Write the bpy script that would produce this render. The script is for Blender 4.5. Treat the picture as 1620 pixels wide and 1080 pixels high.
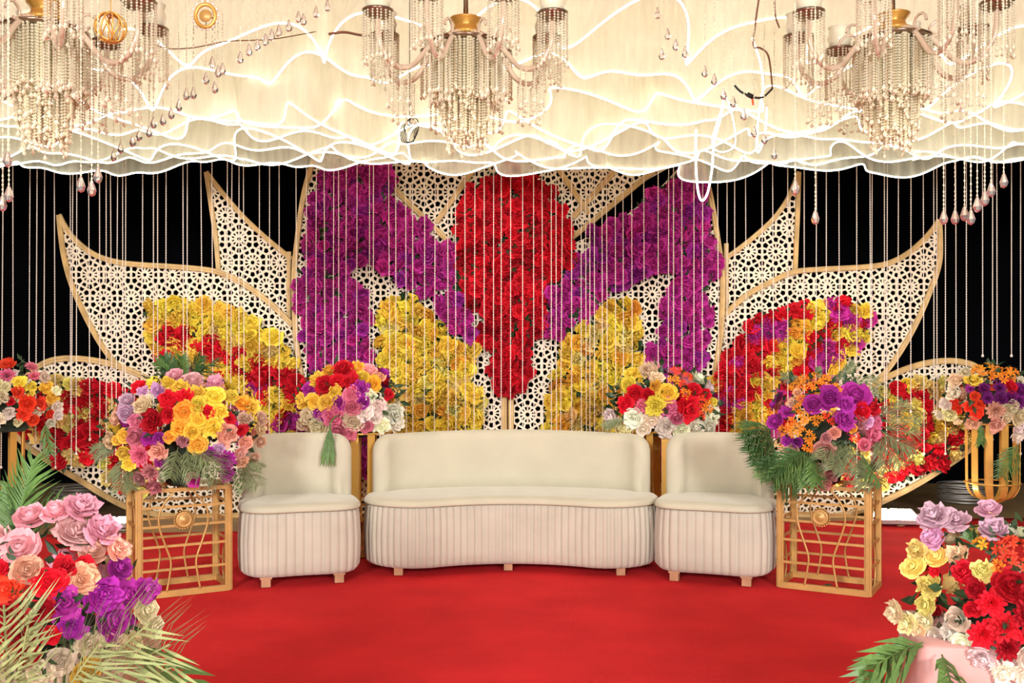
import bpy, math, random
from mathutils import Vector, Matrix

for o in list(bpy.data.objects):
    bpy.data.objects.remove(o)
SC = bpy.context.scene
COL = SC.collection
PI = math.pi

# ------------------------------------------------------------------ camera, world, lights, exposure
F, HZ, CH = 1550.0, 575.0, 1.35            # focal length in px, horizon row, camera height
cam = bpy.data.cameras.new('camera')
cam.sensor_width = 36.0
cam.lens = 36.0 * F / 1620.0
cam.shift_y = (HZ - 540.0) / 1620.0
cam_ob = bpy.data.objects.new('camera', cam)
COL.objects.link(cam_ob)
cam_ob.location = (0, 0, CH)
cam_ob.rotation_euler = (PI / 2, 0, 0)
SC.camera = cam_ob

world = bpy.data.worlds.new('night')
SC.world = world
world.use_nodes = True
world.node_tree.nodes['Background'].inputs[0].default_value = (0.55, 0.6, 0.8, 1)
world.node_tree.nodes['Background'].inputs[1].default_value = 0.02

def area_light(name, loc, target, power, size, col):
    l = bpy.data.lights.new(name, 'AREA')
    l.energy = power
    l.size = size
    l.color = col
    o = bpy.data.objects.new(name, l)
    COL.objects.link(o)
    o.location = loc
    o.rotation_euler = (Vector(target) - Vector(loc)).to_track_quat('-Z', 'Y').to_euler()
    return o
area_light('hall_lamp_left_offscreen', (-3.2, -6.0, 3.4), (-0.8, 8.4, 1.4), 1050, 1.6, (1.0, 0.985, 0.97))
area_light('hall_lamp_right_offscreen', (3.2, -6.0, 3.4), (0.8, 8.4, 1.4), 1050, 1.6, (1.0, 0.985, 0.97))

vs = SC.view_settings
vs.view_transform = 'Standard'
vs.look = 'None'
vs.gamma = 1.0
vs.use_curve_mapping = False
vs.exposure = 0.0
SC.cycles.transparent_max_bounces = 24

def P(px, py, Y):
    return Vector(((px - 810.0) * Y / F, Y, CH - (py - HZ) * Y / F))

# ------------------------------------------------------------------ materials
def lin(c):
    return tuple(((v / 255.0) / 12.92 if v / 255.0 <= 0.04045 else ((v / 255.0 + 0.055) / 1.055) ** 2.4) for v in c) + (1.0,)

def mat(name, rgb, rough=0.6, metal=0.0, spec=0.5, noise=None, amount=0.12, bump=0.0, bscale=60, sheen=0.0, trans=0.0, emit=None, estr=0.0, coat=0.0):
    m = bpy.data.materials.new(name)
    m.use_nodes = True
    nt = m.node_tree
    b = nt.nodes['Principled BSDF']
    c = lin(rgb)
    b.inputs['Base Color'].default_value = c
    b.inputs['Roughness'].default_value = rough
    b.inputs['Metallic'].default_value = metal
    b.inputs['Specular IOR Level'].default_value = spec
    b.inputs['Sheen Weight'].default_value = sheen
    b.inputs['Transmission Weight'].default_value = trans
    b.inputs['Coat Weight'].default_value = coat
    if emit:
        b.inputs['Emission Color'].default_value = lin(emit)
        b.inputs['Emission Strength'].default_value = estr
    tc = nt.nodes.new('ShaderNodeTexCoord')
    if noise:
        n = nt.nodes.new('ShaderNodeTexNoise')
        n.inputs['Scale'].default_value = noise
        n.inputs['Detail'].default_value = 5
        nt.links.new(tc.outputs['Object'], n.inputs['Vector'])
        r = nt.nodes.new('ShaderNodeValToRGB')
        r.color_ramp.elements[0].position = 0.3
        r.color_ramp.elements[1].position = 0.7
        r.color_ramp.elements[0].color = tuple(v * (1 - amount) for v in c[:3]) + (1,)
        r.color_ramp.elements[1].color = tuple(min(1, v * (1 + amount)) for v in c[:3]) + (1,)
        nt.links.new(n.outputs['Fac'], r.inputs['Fac'])
        nt.links.new(r.outputs['Color'], b.inputs['Base Color'])
    if bump:
        n2 = nt.nodes.new('ShaderNodeTexNoise')
        n2.inputs['Scale'].default_value = bscale
        n2.inputs['Detail'].default_value = 4
        nt.links.new(tc.outputs['Object'], n2.inputs['Vector'])
        bp = nt.nodes.new('ShaderNodeBump')
        bp.inputs['Strength'].default_value = bump
        bp.inputs['Distance'].default_value = 0.02
        nt.links.new(n2.outputs['Fac'], bp.inputs['Height'])
        nt.links.new(bp.outputs['Normal'], b.inputs['Normal'])
    return m

def petal_material():
    """silk petals: the colour of each flower comes from its object colour, with a little translucency"""
    m = bpy.data.materials.new('silk_petal')
    m.use_nodes = True
    nt = m.node_tree
    out = nt.nodes['Material Output']
    b = nt.nodes['Principled BSDF']
    oi = nt.nodes.new('ShaderNodeObjectInfo')
    tc = nt.nodes.new('ShaderNodeTexCoord')
    n = nt.nodes.new('ShaderNodeTexNoise')
    n.inputs['Scale'].default_value = 3.0
    nt.links.new(tc.outputs['Object'], n.inputs['Vector'])
    hs = nt.nodes.new('ShaderNodeHueSaturation')
    mp = nt.nodes.new('ShaderNodeMapRange')
    mp.inputs['From Min'].default_value = 0.3
    mp.inputs['From Max'].default_value = 0.7
    mp.inputs['To Min'].default_value = 0.82
    mp.inputs['To Max'].default_value = 1.15
    nt.links.new(n.outputs['Fac'], mp.inputs['Value'])
    nt.links.new(mp.outputs['Result'], hs.inputs['Value'])
    nt.links.new(oi.outputs['Color'], hs.inputs['Color'])
    nt.links.new(hs.outputs['Color'], b.inputs['Base Color'])
    b.inputs['Roughness'].default_value = 0.75
    b.inputs['Specular IOR Level'].default_value = 0.25
    tr = nt.nodes.new('ShaderNodeBsdfTranslucent')
    nt.links.new(hs.outputs['Color'], tr.inputs['Color'])
    mx = nt.nodes.new('ShaderNodeMixShader')
    mx.inputs[0].default_value = 0.22
    nt.links.new(b.outputs[0], mx.inputs[1])
    nt.links.new(tr.outputs[0], mx.inputs[2])
    nt.links.new(mx.outputs[0], out.inputs['Surface'])
    return m

def organza_material():
    m = bpy.data.materials.new('cream_organza')
    m.use_nodes = True
    nt = m.node_tree
    out = nt.nodes['Material Output']
    nt.nodes.remove(nt.nodes['Principled BSDF'])
    tc = nt.nodes.new('ShaderNodeTexCoord')
    mapn = nt.nodes.new('ShaderNodeMapping')
    mapn.inputs['Scale'].default_value = (9, 3, 1.2)
    nt.links.new(tc.outputs['Object'], mapn.inputs['Vector'])
    n = nt.nodes.new('ShaderNodeTexNoise')
    n.inputs['Scale'].default_value = 2.0
    n.inputs['Detail'].default_value = 6
    nt.links.new(mapn.outputs['Vector'], n.inputs['Vector'])
    mp = nt.nodes.new('ShaderNodeMapRange')
    mp.inputs['From Min'].default_value = 0.3
    mp.inputs['From Max'].default_value = 0.7
    mp.inputs['To Min'].default_value = 0.32
    mp.inputs['To Max'].default_value = 0.50
    nt.links.new(n.outputs['Fac'], mp.inputs['Value'])
    d = nt.nodes.new('ShaderNodeBsdfDiffuse')
    d.inputs['Color'].default_value = lin((242, 240, 226))
    t = nt.nodes.new('ShaderNodeBsdfTranslucent')
    t.inputs['Color'].default_value = lin((247, 245, 228))
    a = nt.nodes.new('ShaderNodeMixShader')
    a.inputs[0].default_value = 0.45
    nt.links.new(d.outputs[0], a.inputs[1])
    nt.links.new(t.outputs[0], a.inputs[2])
    tp = nt.nodes.new('ShaderNodeBsdfTransparent')
    mx = nt.nodes.new('ShaderNodeMixShader')
    nt.links.new(mp.outputs['Result'], mx.inputs[0])
    nt.links.new(tp.outputs[0], mx.inputs[1])
    nt.links.new(a.outputs[0], mx.inputs[2])
    nt.links.new(mx.outputs[0], out.inputs['Surface'])
    return m

def glow(name, rgb, strength):
    m = bpy.data.materials.new(name)
    m.use_nodes = True
    nt = m.node_tree
    nt.nodes.remove(nt.nodes['Principled BSDF'])
    e = nt.nodes.new('ShaderNodeEmission')
    e.inputs[0].default_value = lin(rgb)
    e.inputs[1].default_value = strength
    nt.links.new(e.outputs[0], nt.nodes['Material Output'].inputs['Surface'])
    return m

M = dict(
    carpet=mat('red_carpet', (204, 42, 46), 0.95, noise=2.2, amount=0.13, bump=0.35, bscale=160, spec=0.1),
    boards=mat('brown_stage_boards', (148, 120, 82), 0.6, noise=3, amount=0.25, bump=0.2, bscale=12),
    night=mat('black_drape', (5, 6, 9), 0.95, spec=0.05, noise=2, amount=0.3),
    ceil=mat('cream_ceiling_cloth', (240, 232, 212), 0.9, noise=2, amount=0.05),
    velvet=mat('cream_velvet', (190, 184, 162), 0.8, noise=5, amount=0.05, sheen=0.3, spec=0.2, bump=0.05, bscale=8),
    velvet2=mat('blush_cream_velvet', (188, 180, 162), 0.75, noise=5, amount=0.06, sheen=0.35, spec=0.25),
    piping=mat('taupe_piping', (176, 160, 136), 0.8),
    wood=mat('pale_wood', (176, 128, 92), 0.6, noise=14, amount=0.2),
    gold=mat('gold_paint', (190, 148, 84), 0.42, metal=0.25, noise=10, amount=0.15, bump=0.05),
    brass=mat('brushed_brass', (222, 172, 84), 0.3, metal=0.4, noise=8, amount=0.1),
    lattice=mat('cream_lattice_board', (240, 226, 202), 0.6, noise=6, amount=0.06),
    bamboo=mat('bamboo_rail', (206, 172, 116), 0.55, noise=9, amount=0.2, bump=0.1),
    leaf=mat('dark_leaf', (38, 64, 34), 0.5, noise=8, amount=0.4),
    palm=mat('palm_green', (84, 116, 58), 0.5, noise=7, amount=0.35),
    palm_dark=mat('palm_deep_green', (54, 88, 42), 0.5, noise=7, amount=0.35),
    palm_pale=mat('palm_pale_green', (142, 150, 98), 0.55, noise=7, amount=0.25),
    pine=mat('pine_green', (112, 124, 84), 0.55, noise=7, amount=0.35),
    pearl=mat('pearl_bead', (240, 224, 214), 0.3, spec=0.6),
    crystal=mat('crystal_bead', (246, 242, 214), 0.14, spec=0.8, trans=0.25),
    cascade=mat('champagne_crystal', (240, 232, 200), 0.25, spec=0.8, trans=0.0),
    clear=mat('clear_crystal', (250, 248, 244), 0.02, spec=1.0, trans=0.85),
    arm=mat('cut_glass_arm', (226, 206, 180), 0.12, spec=0.9, trans=0.3),
    silver=mat('tarnished_silver', (150, 132, 112), 0.25, metal=0.9),
    petal=petal_material(),
    organza=organza_material(),
    led=glow('rope_light', (255, 252, 226), 11.0),
    bulb=mat('frosted_bulb', (240, 232, 214), 0.3, spec=0.6),
    flood=glow('flood_face', (255, 250, 228), 60.0),
    dark=mat('dark_rubber', (26, 24, 24), 0.6),
    orange=mat('orange_plastic', (226, 92, 30), 0.5),
    brownwire=mat('brown_cable', (120, 74, 48), 0.6),
    steel=mat('steel_wire', (196, 194, 190), 0.4, metal=0.6),
    pinkcloth=mat('pink_satin', (190, 140, 132), 0.5, noise=3, amount=0.12, sheen=0.2),
    beigecloth=mat('beige_cloth', (206, 178, 150), 0.7, noise=3, amount=0.1),
    foam=mat('dark_green_foam', (30, 44, 28), 0.9),
)

# ------------------------------------------------------------------ mesh helpers
class MB:
    def __init__(self):
        self.v, self.f = [], []
    def add(self, vs, fs):
        o = len(self.v)
        self.v += [tuple(p) for p in vs]
        self.f += [tuple(i + o for i in q) for q in fs]
    def box(self, c, s, rot=None):
        hx, hy, hz = s[0] / 2, s[1] / 2, s[2] / 2
        vs = [Vector((sx * hx, sy * hy, sz * hz)) for sz in (-1, 1) for sy in (-1, 1) for sx in (-1, 1)]
        if rot is not None:
            vs = [rot @ p for p in vs]
        vs = [p + Vector(c) for p in vs]
        self.add(vs, [(0, 2, 3, 1), (4, 5, 7, 6), (0, 1, 5, 4), (2, 6, 7, 3), (0, 4, 6, 2), (1, 3, 7, 5)])
    def bar(self, a, b, w, t, up=(0, 1, 0)):
        """flat bar from a to b, w wide, t thick along up"""
        a, b = Vector(a), Vector(b)
        d = b - a
        x = d.normalized()
        u = Vector(up)
        u = (u - x * u.dot(x)).normalized()
        s = x.cross(u)
        rot = Matrix((x, s, u)).transposed()
        self.box((a + b) / 2, (d.length, w, t), rot)
    def sweep(self, pts, prof, up=None, closed=False, cap=True):
        """sweep a closed 2D profile (list of (side, up)) along pts"""
        pts = [Vector(p) for p in pts]
        n, k = len(pts), len(prof)
        rings = []
        prev = None
        for i in range(n):
            if closed:
                t = (pts[(i + 1) % n] - pts[i - 1]).normalized()
            else:
                t = (pts[min(i + 1, n - 1)] - pts[max(i - 1, 0)]).normalized()
            if up is not None:
                u = Vector(up)
            elif prev is not None:
                u = prev
            else:
                u = Vector((0, 0, 1)) if abs(t.z) < 0.9 else Vector((0, 1, 0))
            u = u - t * u.dot(t)
            if u.length < 1e-5:
                u = Vector((1, 0, 0)) - t * t.x
            u.normalize()
            prev = u
            s = t.cross(u)
            rings.append([pts[i] + s * a + u * b for a, b in prof])
        vs = [p for r in rings for p in r]
        fs = []
        m = n if closed else n - 1
        for i in range(m):
            j = (i + 1) % n
            for q in range(k):
                r = (q + 1) % k
                fs.append((i * k + q, i * k + r, j * k + r, j * k + q))
        if cap and not closed:
            fs.append(tuple(range(k))[::-1])
            fs.append(tuple((n - 1) * k + q for q in range(k)))
        self.add(vs, fs)
    def tube(self, pts, r, sides=6, closed=False):
        self.sweep(pts, [(r * math.cos(2 * PI * q / sides), r * math.sin(2 * PI * q / sides)) for q in range(sides)], closed=closed)
    def lathe(self, prof, c=(0, 0, 0), n=16, cap=True):
        c = Vector(c)
        k = len(prof)
        vs = [c + Vector((r * math.cos(2 * PI * i / n), r * math.sin(2 * PI * i / n), z)) for i in range(n) for r, z in prof]
        fs = []
        for i in range(n):
            j = (i + 1) % n
            for q in range(k - 1):
                fs.append((i * k + q, j * k + q, j * k + q + 1, i * k + q + 1))
        if cap:
            if prof[0][0] > 1e-4:
                fs.append(tuple(i * k for i in range(n))[::-1])
            if prof[-1][0] > 1e-4:
                fs.append(tuple(i * k + k - 1 for i in range(n)))
        self.add(vs, fs)
    def mesh(self, name, material, smooth=False):
        me = bpy.data.meshes.new(name)
        me.from_pydata(self.v, [], self.f)
        me.materials.append(material)
        if smooth:
            me.polygons.foreach_set('use_smooth', [True] * len(me.polygons))
        me.update()
        return me
    def build(self, name, material, parent=None, smooth=False):
        return link(name, self.mesh(name, material, smooth), parent)

def link(name, me, parent=None, loc=None, rot=None, scale=None, color=None):
    o = bpy.data.objects.new(name, me)
    COL.objects.link(o)
    if parent is not None:
        o.parent = parent
    if loc is not None:
        o.location = loc
    if rot is not None:
        o.rotation_mode = 'QUATERNION'
        o.rotation_quaternion = rot
    if scale is not None:
        o.scale = (scale,) * 3 if isinstance(scale, (int, float)) else scale
    if color is not None:
        o.color = color
    return o

def tag(o, label=None, cat=None, group=None, kind=None):
    if label: o['label'] = label
    if cat: o['category'] = cat
    if group: o['group'] = group
    if kind: o['kind'] = kind
    return o

def empty(name, loc, rz=0.0, label=None, cat=None, group=None):
    o = bpy.data.objects.new(name, None)
    COL.objects.link(o)
    o.location = loc
    o.rotation_euler = (0, 0, rz)
    return tag(o, label, cat, group)

def smooth_line(pts, n=8):
    """Catmull-Rom through 2D/3D points"""
    pts = [Vector(p) for p in pts]
    out = []
    for i in range(len(pts) - 1):
        p0, p1, p2, p3 = pts[max(i - 1, 0)], pts[i], pts[i + 1], pts[min(i + 2, len(pts) - 1)]
        for k in range(n):
            t = k / n
            out.append(0.5 * ((2 * p1) + (p2 - p0) * t + (2 * p0 - 5 * p1 + 4 * p2 - p3) * t * t + (3 * p1 - p0 - 3 * p2 + p3) * t ** 3))
    out.append(pts[-1])
    return out

# ------------------------------------------------------------------ the setting
def plane_struct(name, pts, material, label=None):
    b = MB()
    b.add(pts, [tuple(range(len(pts)))])
    o = b.build(name, material)
    o['kind'] = 'structure'
    if label: o['label'] = label
    return o
b = MB(); b.box((0, 3.5, -0.06), (16, 16, 0.1)); o = b.build('floor', M['boards']); tag(o, 'brown wooden stage boards around the red carpet', kind='structure')
b = MB(); b.box((0, 11.2, 2.0), (16, 0.1, 4.2)); o = b.build('wall_back', M['night']); tag(o, 'black night backdrop behind the lattice petals', kind='structure')
b = MB(); b.box((-7.6, 4, 2.0), (0.1, 14.4, 4.2)); o = b.build('wall_left', M['night']); tag(o, 'dark side drape of the tent', kind='structure')
b = MB(); b.box((7.6, 4, 2.0), (0.1, 14.4, 4.2)); o = b.build('wall_right', M['night']); tag(o, 'dark side drape of the tent', kind='structure')
b = MB(); b.box((0, 2.6, 3.80), (15, 11.6, 0.06)); o = b.build('ceiling', M['ceil']); tag(o, 'cream cloth ceiling above the ruffles', kind='structure')

# carpet: thin gently rumpled slab with a skewed rear edge
b = MB()
NX, NY = 60, 48
random.seed(3)
vs = []
for j in range(NY + 1):
    for i in range(NX + 1):
        x = -5.2 + 10.4 * i / NX
        yb = 7.62 + (x + 5.2) / 10.4 * 1.05
        y = 0.6 + (yb - 0.6) * j / NY
        vs.append((x, y, -0.004 + 0.002 * math.sin(x * 2.1 + 3 * math.sin(y * 1.3)) * math.sin(y * 2.7)))
fs = [(j * (NX + 1) + i, j * (NX + 1) + i + 1, (j + 1) * (NX + 1) + i + 1, (j + 1) * (NX + 1) + i) for j in range(NY) for i in range(NX)]
b.add(vs, fs)
o = b.build('carpet', M['carpet'], smooth=True)
tag(o, 'bright red carpet covering the stage floor', 'carpet')
sm = o.modifiers.new('thick', 'SOLIDIFY'); sm.thickness = 0.006; sm.offset = -1

# ------------------------------------------------------------------ sofa and armchairs
def resample(pts, n):
    pts = [Vector(p) for p in pts]
    m = len(pts)
    seg = [(pts[(i + 1) % m] - pts[i]).length for i in range(m)]
    tot = sum(seg)
    out, acc, i = [], 0.0, 0
    for k in range(n):
        t = tot * k / n
        while acc + seg[i] < t:
            acc += seg[i]; i += 1
        out.append(pts[i].lerp(pts[(i + 1) % m], (t - acc) / seg[i]))
    return out, tot

def normals(pts):
    n = len(pts)
    out = []
    for i in range(n):
        t = (pts[(i + 1) % n] - pts[i - 1]).normalized()
        out.append(Vector((t.y, -t.x)))
    return out

def seat_unit(name, outline, back, loc, rz, feet, label, cat, group, channel, zs, zt, ht):
    """outline counter-clockwise list of 2D points; back = (start, end) fractions for the backrest run"""
    root = empty(name, loc, rz, label, cat, group)
    base, tot = resample(outline, 400)
    nch = int(round(tot / channel))
    K = 6
    pts, _ = resample(outline, nch * K)
    nr = normals(pts)
    N = len(pts)
    # pleated skirt
    b = MB()
    levels = [(zs, -0.030, 0.2), (zs + 0.008, -0.012, 0.5), (zs + 0.03, 0.0, 1), (zs + 0.10, 0.004, 1), ((zs + zt) / 2, 0.006, 1), (zt - 0.09, 0.0, 1), (zt - 0.035, -0.004, 0.9), (zt - 0.012, -0.008, 0.5)]
    rng = random.Random(len(pts))
    skew = [rng.uniform(0.75, 1.25) for _ in range(nch)]
    vs = []
    for z, off, amp in levels:
        for i in range(N):
            ph = (i % K) / K
            bulge = 0.017 * (math.sin(PI * ph) ** 0.6) * skew[i // K] * amp
            p = pts[i] + nr[i] * (off + bulge - 0.01)
            vs.append((p.x, p.y, z))
    fs = []
    for l in range(len(levels) - 1):
        for i in range(N):
            j = (i + 1) % N
            fs.append((l * N + i, l * N + j, (l + 1) * N + j, (l + 1) * N + i))
    fs.append(tuple(range(N))[::-1])
    fs.append(tuple((len(levels) - 1) * N + i for i in range(N)))
    b.add(vs, fs)
    b.build('pleated_skirt', M['velvet2'], root, True)
    # seat cushion
    sp, _ = resample(outline, 160)
    sn = normals(sp)
    cx = sum(p.x for p in sp) / len(sp); cy = sum(p.y for p in sp) / len(sp)
    rings = [(-0.014, 0.012), (0.004, 0.009), (0.014, 0.002), (0.022, -0.010), (0.028, -0.03), (0.032, -0.06), (0.032, -0.066)]
    b = MB(); vs = []
    for dz, off in rings:
        for i, p in enumerate(sp):
            q = p + sn[i] * off
            vs.append((q.x, q.y, zt + dz))
    NN = len(sp)
    fs = []
    for l in range(len(rings) - 1):
        for i in range(NN):
            j = (i + 1) % NN
            fs.append((l * NN + i, l * NN + j, (l + 1) * NN + j, (l + 1) * NN + i))
    # close the top across the width, front to rear
    last = (len(rings) - 1) * NN
    fs.append(tuple(last + i for i in range(NN)))
    b.add(vs, fs)
    b.build('seat_cushion', M['velvet'], root, True)
    b = MB()
    b.tube([(p.x + sn[i].x * 0.010, p.y + sn[i].y * 0.010, zt - 0.012) for i, p in enumerate(sp)], 0.0045, 6, closed=True)
    b.build('piping', M['piping'], root, True)
    # backrest: lofted along the rear of the outline
    a0, a1 = back
    nb = 60
    big, _ = resample(outline, 800)
    bn = normals(big)
    b = MB(); vs = []
    path = []
    for k in range(nb + 1):
        fr = a0 + (a1 - a0) * k / nb
        i = int(round(fr * 800)) % 800
        path.append((big[i] - bn[i] * 0.065, bn[i]))
    L = [0.0]
    for k in range(nb):
        L.append(L[-1] + (path[k + 1][0] - path[k][0]).length)
    tot = L[-1]
    CS = 14
    rc = 0.13
    for k in range(nb + 1):
        p, n = path[k]
        e = min(L[k], tot - L[k])
        drop = 0.0
        if e < rc:
            drop = rc - math.sqrt(max(0.0, rc * rc - (rc - e) ** 2))
        wide = min(1.0, 0.35 + (e / 0.05) ** 0.5 * 0.65) if e < 0.05 else 1.0
        crown = 0.02 * math.sin(PI * L[k] / tot)
        top = ht - drop + crown
        z0 = zt - 0.02
        T = 0.058 * wide
        for c in range(CS):
            if c < 4:                           # outer (rear) side going up
                z = z0 + (top - 0.06 - z0) * c / 3; d = T
            elif c < 10:
                a = PI * (c - 3) / 7.0
                z = top - 0.06 + 0.06 * math.sin(a); d = T * math.cos(a)
            else:
                z = z0 + (top - 0.06 - z0) * (13 - c) / 3
                d = -T - 0.012 * math.sin(PI * (13 - c) / 3)
            q = p + n * d
            vs.append((q.x, q.y, z))
    fs = []
    for k in range(nb):
        for c in range(CS):
            d = (c + 1) % CS
            fs.append((k * CS + c, (k + 1) * CS + c, (k + 1) * CS + d, k * CS + d))
    fs.append(tuple(range(CS)))
    fs.append(tuple(nb * CS + c for c in range(CS))[::-1])
    b.add(vs, fs)
    b.build('backrest', M['velvet'], root, True)
    for fx, fy in feet:
        b = MB()
        b.box((fx, fy, 0.025), (0.055, 0.05, 0.05))
        b.box((fx, fy, 0.054), (0.07, 0.06, 0.012))
        b.build('foot', M['wood'], root)
    return root

def bean(half, sag, r, n=120):
    """outline of a thick arc with round ends, counter-clockwise, starting at the right-hand extreme"""
    R = (half * half + sag * sag) / (2 * sag)
    amax = math.asin(half / R)
    c = Vector((0, sag - R))
    pts = []
    ce = c + Vector((math.sin(amax), math.cos(amax))) * R
    for k in range(24):                       # right cap, upper quarter (towards the rear)
        a = -amax * 0 + (PI / 2 - amax) * k / 23
        pts.append(ce + Vector((math.cos(a), math.sin(a))) * r)
    for k in range(1, n):
        a = amax - 2 * amax * k / n
        pts.append(c + Vector((math.sin(a), math.cos(a))) * (R + r))
    ce2 = c + Vector((-math.sin(amax), math.cos(amax))) * R
    a0 = PI / 2 + amax
    a1 = 3 * PI / 2 + amax
    for k in range(48):
        a = a0 + (a1 - a0) * k / 47
        pts.append(ce2 + Vector((math.cos(a), math.sin(a))) * r)
    for k in range(1, n):
        a = -amax + 2 * amax * k / n
        pts.append(c + Vector((math.sin(a), math.cos(a))) * (R - r))
    a0 = -PI / 2 - amax
    for k in range(24):
        a = a0 + (0 - a0) * k / 24
        pts.append(ce + Vector((math.cos(a), math.sin(a))) * r)
    return pts

def frac_of(outline, test):
    """fraction along the outline of the first point for which test is largest"""
    m = len(outline)
    best, acc, fr, tot = None, 0.0, 0.0, sum((outline[(i + 1) % m] - outline[i]).length for i in range(m))
    for i in range(m):
        v = test(outline[i])
        if best is None or v > best:
            best, fr = v, acc / tot
        acc += (outline[(i + 1) % m] - outline[i]).length
    return fr

ol = bean(0.625, 0.15, 0.345)
seat_unit('curved_sofa', ol, (0.012, frac_of(ol, lambda p: -p.x) - 0.012), (-0.005, 6.545, 0), 0,
          [(-0.72, -0.27), (-0.02, -0.12), (0.70, -0.27), (-0.6, 0.25), (0.6, 0.25)],
          'wide curved cream velvet sofa with pleated skirt and rounded backrest', 'sofa', None, 0.046, 0.045, 0.455, 0.862)
ch = []
for k in range(200):
    a = 2 * PI * k / 200
    c, s = math.cos(a), math.sin(a)
    e = 2.0 / 3.2
    x = 0.364 * math.copysign(abs(c) ** e, c)
    y = 0.33 * math.copysign(abs(s) ** e, s)
    if y < 0:
        y += 0.03 * math.cos(PI * x / 0.5) * (abs(y) / 0.33) ** 3
    ch.append(Vector((x, y)))
for (lx, ly, rz, lb) in ((-1.355, 6.24, math.radians(17), 'cream velvet armchair with pleated skirt beside the gold box under pink and yellow roses'),
                         (1.308, 6.275, math.radians(-20), 'cream velvet armchair with pleated skirt beside the gold box under purple roses and palms')):
    seat_unit('armchair', ch, (0.035, 0.465), (lx, ly, 0), rz, [(-0.22, -0.25), (0.22, -0.25), (-0.22, 0.24), (0.22, 0.24)],
              lb, 'armchair', 'pleated armchairs', 0.052, 0.055, 0.465, 0.875)

# ------------------------------------------------------------------ flowers
def petal_grid(b, R, H, phi, half, opening, curl, rng, nu=4, nv=4, point=0.0, ruffle=0.0, r0=0.05):
    vs = []
    ph = rng.uniform(0, 6)
    for j in range(nv + 1):
        v = j / nv
        w = math.sin(PI * (0.18 + 0.62 * v)) ** 0.7
        if point:
            w = math.sin(PI * min(1.0, 0.12 + 0.88 * v)) ** 0.8
        for i in range(nu + 1):
            u = -1 + 2 * i / nu
            a = phi + u * half * w
            vv = v * (1 - 0.16 * u * u * (1 - point))
            r = r0 + R * (opening * vv + (1 - opening) * math.sin(PI * 0.5 * min(1, vv * 1.6)) * 0.55)
            r += curl * R * vv ** 3
            z = H * (vv ** 0.85) - curl * H * 0.9 * vv ** 4
            z += ruffle * math.sin(u * 5 + ph + v * 3) * v
            r *= 1 - 0.10 * u * u * v
            vs.append((r * math.cos(a), r * math.sin(a), z))
    fs = []
    k = nu + 1
    for j in range(nv):
        for i in range(nu):
            fs.append((j * k + i, j * k + i + 1, (j + 1) * k + i + 1, (j + 1) * k + i))
    b.add(vs, fs)

def cup_petal(b, prof, phi, half, rng, nu=4, nv=4, lean=0.07, ruffle=0.06):
    """petal on a surface of revolution through the (r, z) control points, one edge tucked under its neighbour"""
    c = smooth_line([(p[0], p[1]) for p in prof], 6)
    vs = []
    k = nu + 1
    f = rng.uniform(0.84, 1.12)
    ph = rng.uniform(0, 6)
    for j in range(nv + 1):
        v = j / nv
        w = 0.55 + 0.45 * math.sin(PI * (0.1 + 0.55 * v))
        for i in range(k):
            u = -1 + 2 * i / nu
            vv = v * (1 - 0.13 * u * u)
            p = c[min(len(c) - 1, int(round(vv * (len(c) - 1))))]
            r = p[0] * f * (1 + lean * u) + ruffle * math.sin(4 * u + ph) * v * min(1, p[0] * 1.6)
            a = phi + u * half * w
            vs.append((r * math.cos(a), r * math.sin(a), p[1] * f + ruffle * math.sin(5 * u + ph) * v * min(1, p[0] * 1.6)))
    b.add(vs, [(j * k + i, j * k + i + 1, (j + 1) * k + i + 1, (j + 1) * k + i) for j in range(nv) for i in range(nu)])

def rose_mesh(seed, wild=0.0):
    rng = random.Random(seed)
    b = MB()
    rings = ((3, [(0.03, 0.1), (0.15, 0.5), (0.16, 0.75), (0.05, 0.88)], 1.25),
             (4, [(0.05, 0.1), (0.30, 0.45), (0.35, 0.72), (0.27, 0.86)], 1.0),
             (5, [(0.08, 0.05), (0.50, 0.35), (0.58, 0.62), (0.58, 0.78)], 0.85),
             (5, [(0.10, 0.0), (0.62, 0.22), (0.80, 0.48), (0.92, 0.62)], 0.85),
             (6, [(0.10, -0.05), (0.70, 0.05), (0.98, 0.24), (1.14, 0.26)], 0.72))
    for n, prof, half in rings:
        off = rng.uniform(0, 6)
        for k in range(n):
            cup_petal(b, [(r * rng.uniform(1 - wild, 1 + wild), z * rng.uniform(1 - wild, 1 + wild)) for r, z in prof], off + 2 * PI * k / n + rng.uniform(-0.3, 0.3), half * rng.uniform(1 - wild, 1), rng, 4, 4, ruffle=0.06 + wild * 0.35)
    return b.mesh('rose_%d' % seed, M['petal'], True)

def carnation_mesh(seed):
    rng = random.Random(seed)
    b = MB()
    for n, R, H, half, op in ((5, 0.25, 0.8, 0.7, 0.2), (8, 0.5, 0.78, 0.5, 0.45), (10, 0.78, 0.6, 0.42, 0.75), (12, 1.0, 0.35, 0.36, 0.95)):
        off = rng.uniform(0, 6)
        for k in range(n):
            petal_grid(b, R * rng.uniform(0.85, 1.12), H * rng.uniform(0.85, 1.12), off + 2 * PI * k / n, half, op, 0.1, rng, 3, 2, ruffle=0.07)
    return b.mesh('carnation_%d' % seed, M['petal'], False)

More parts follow.
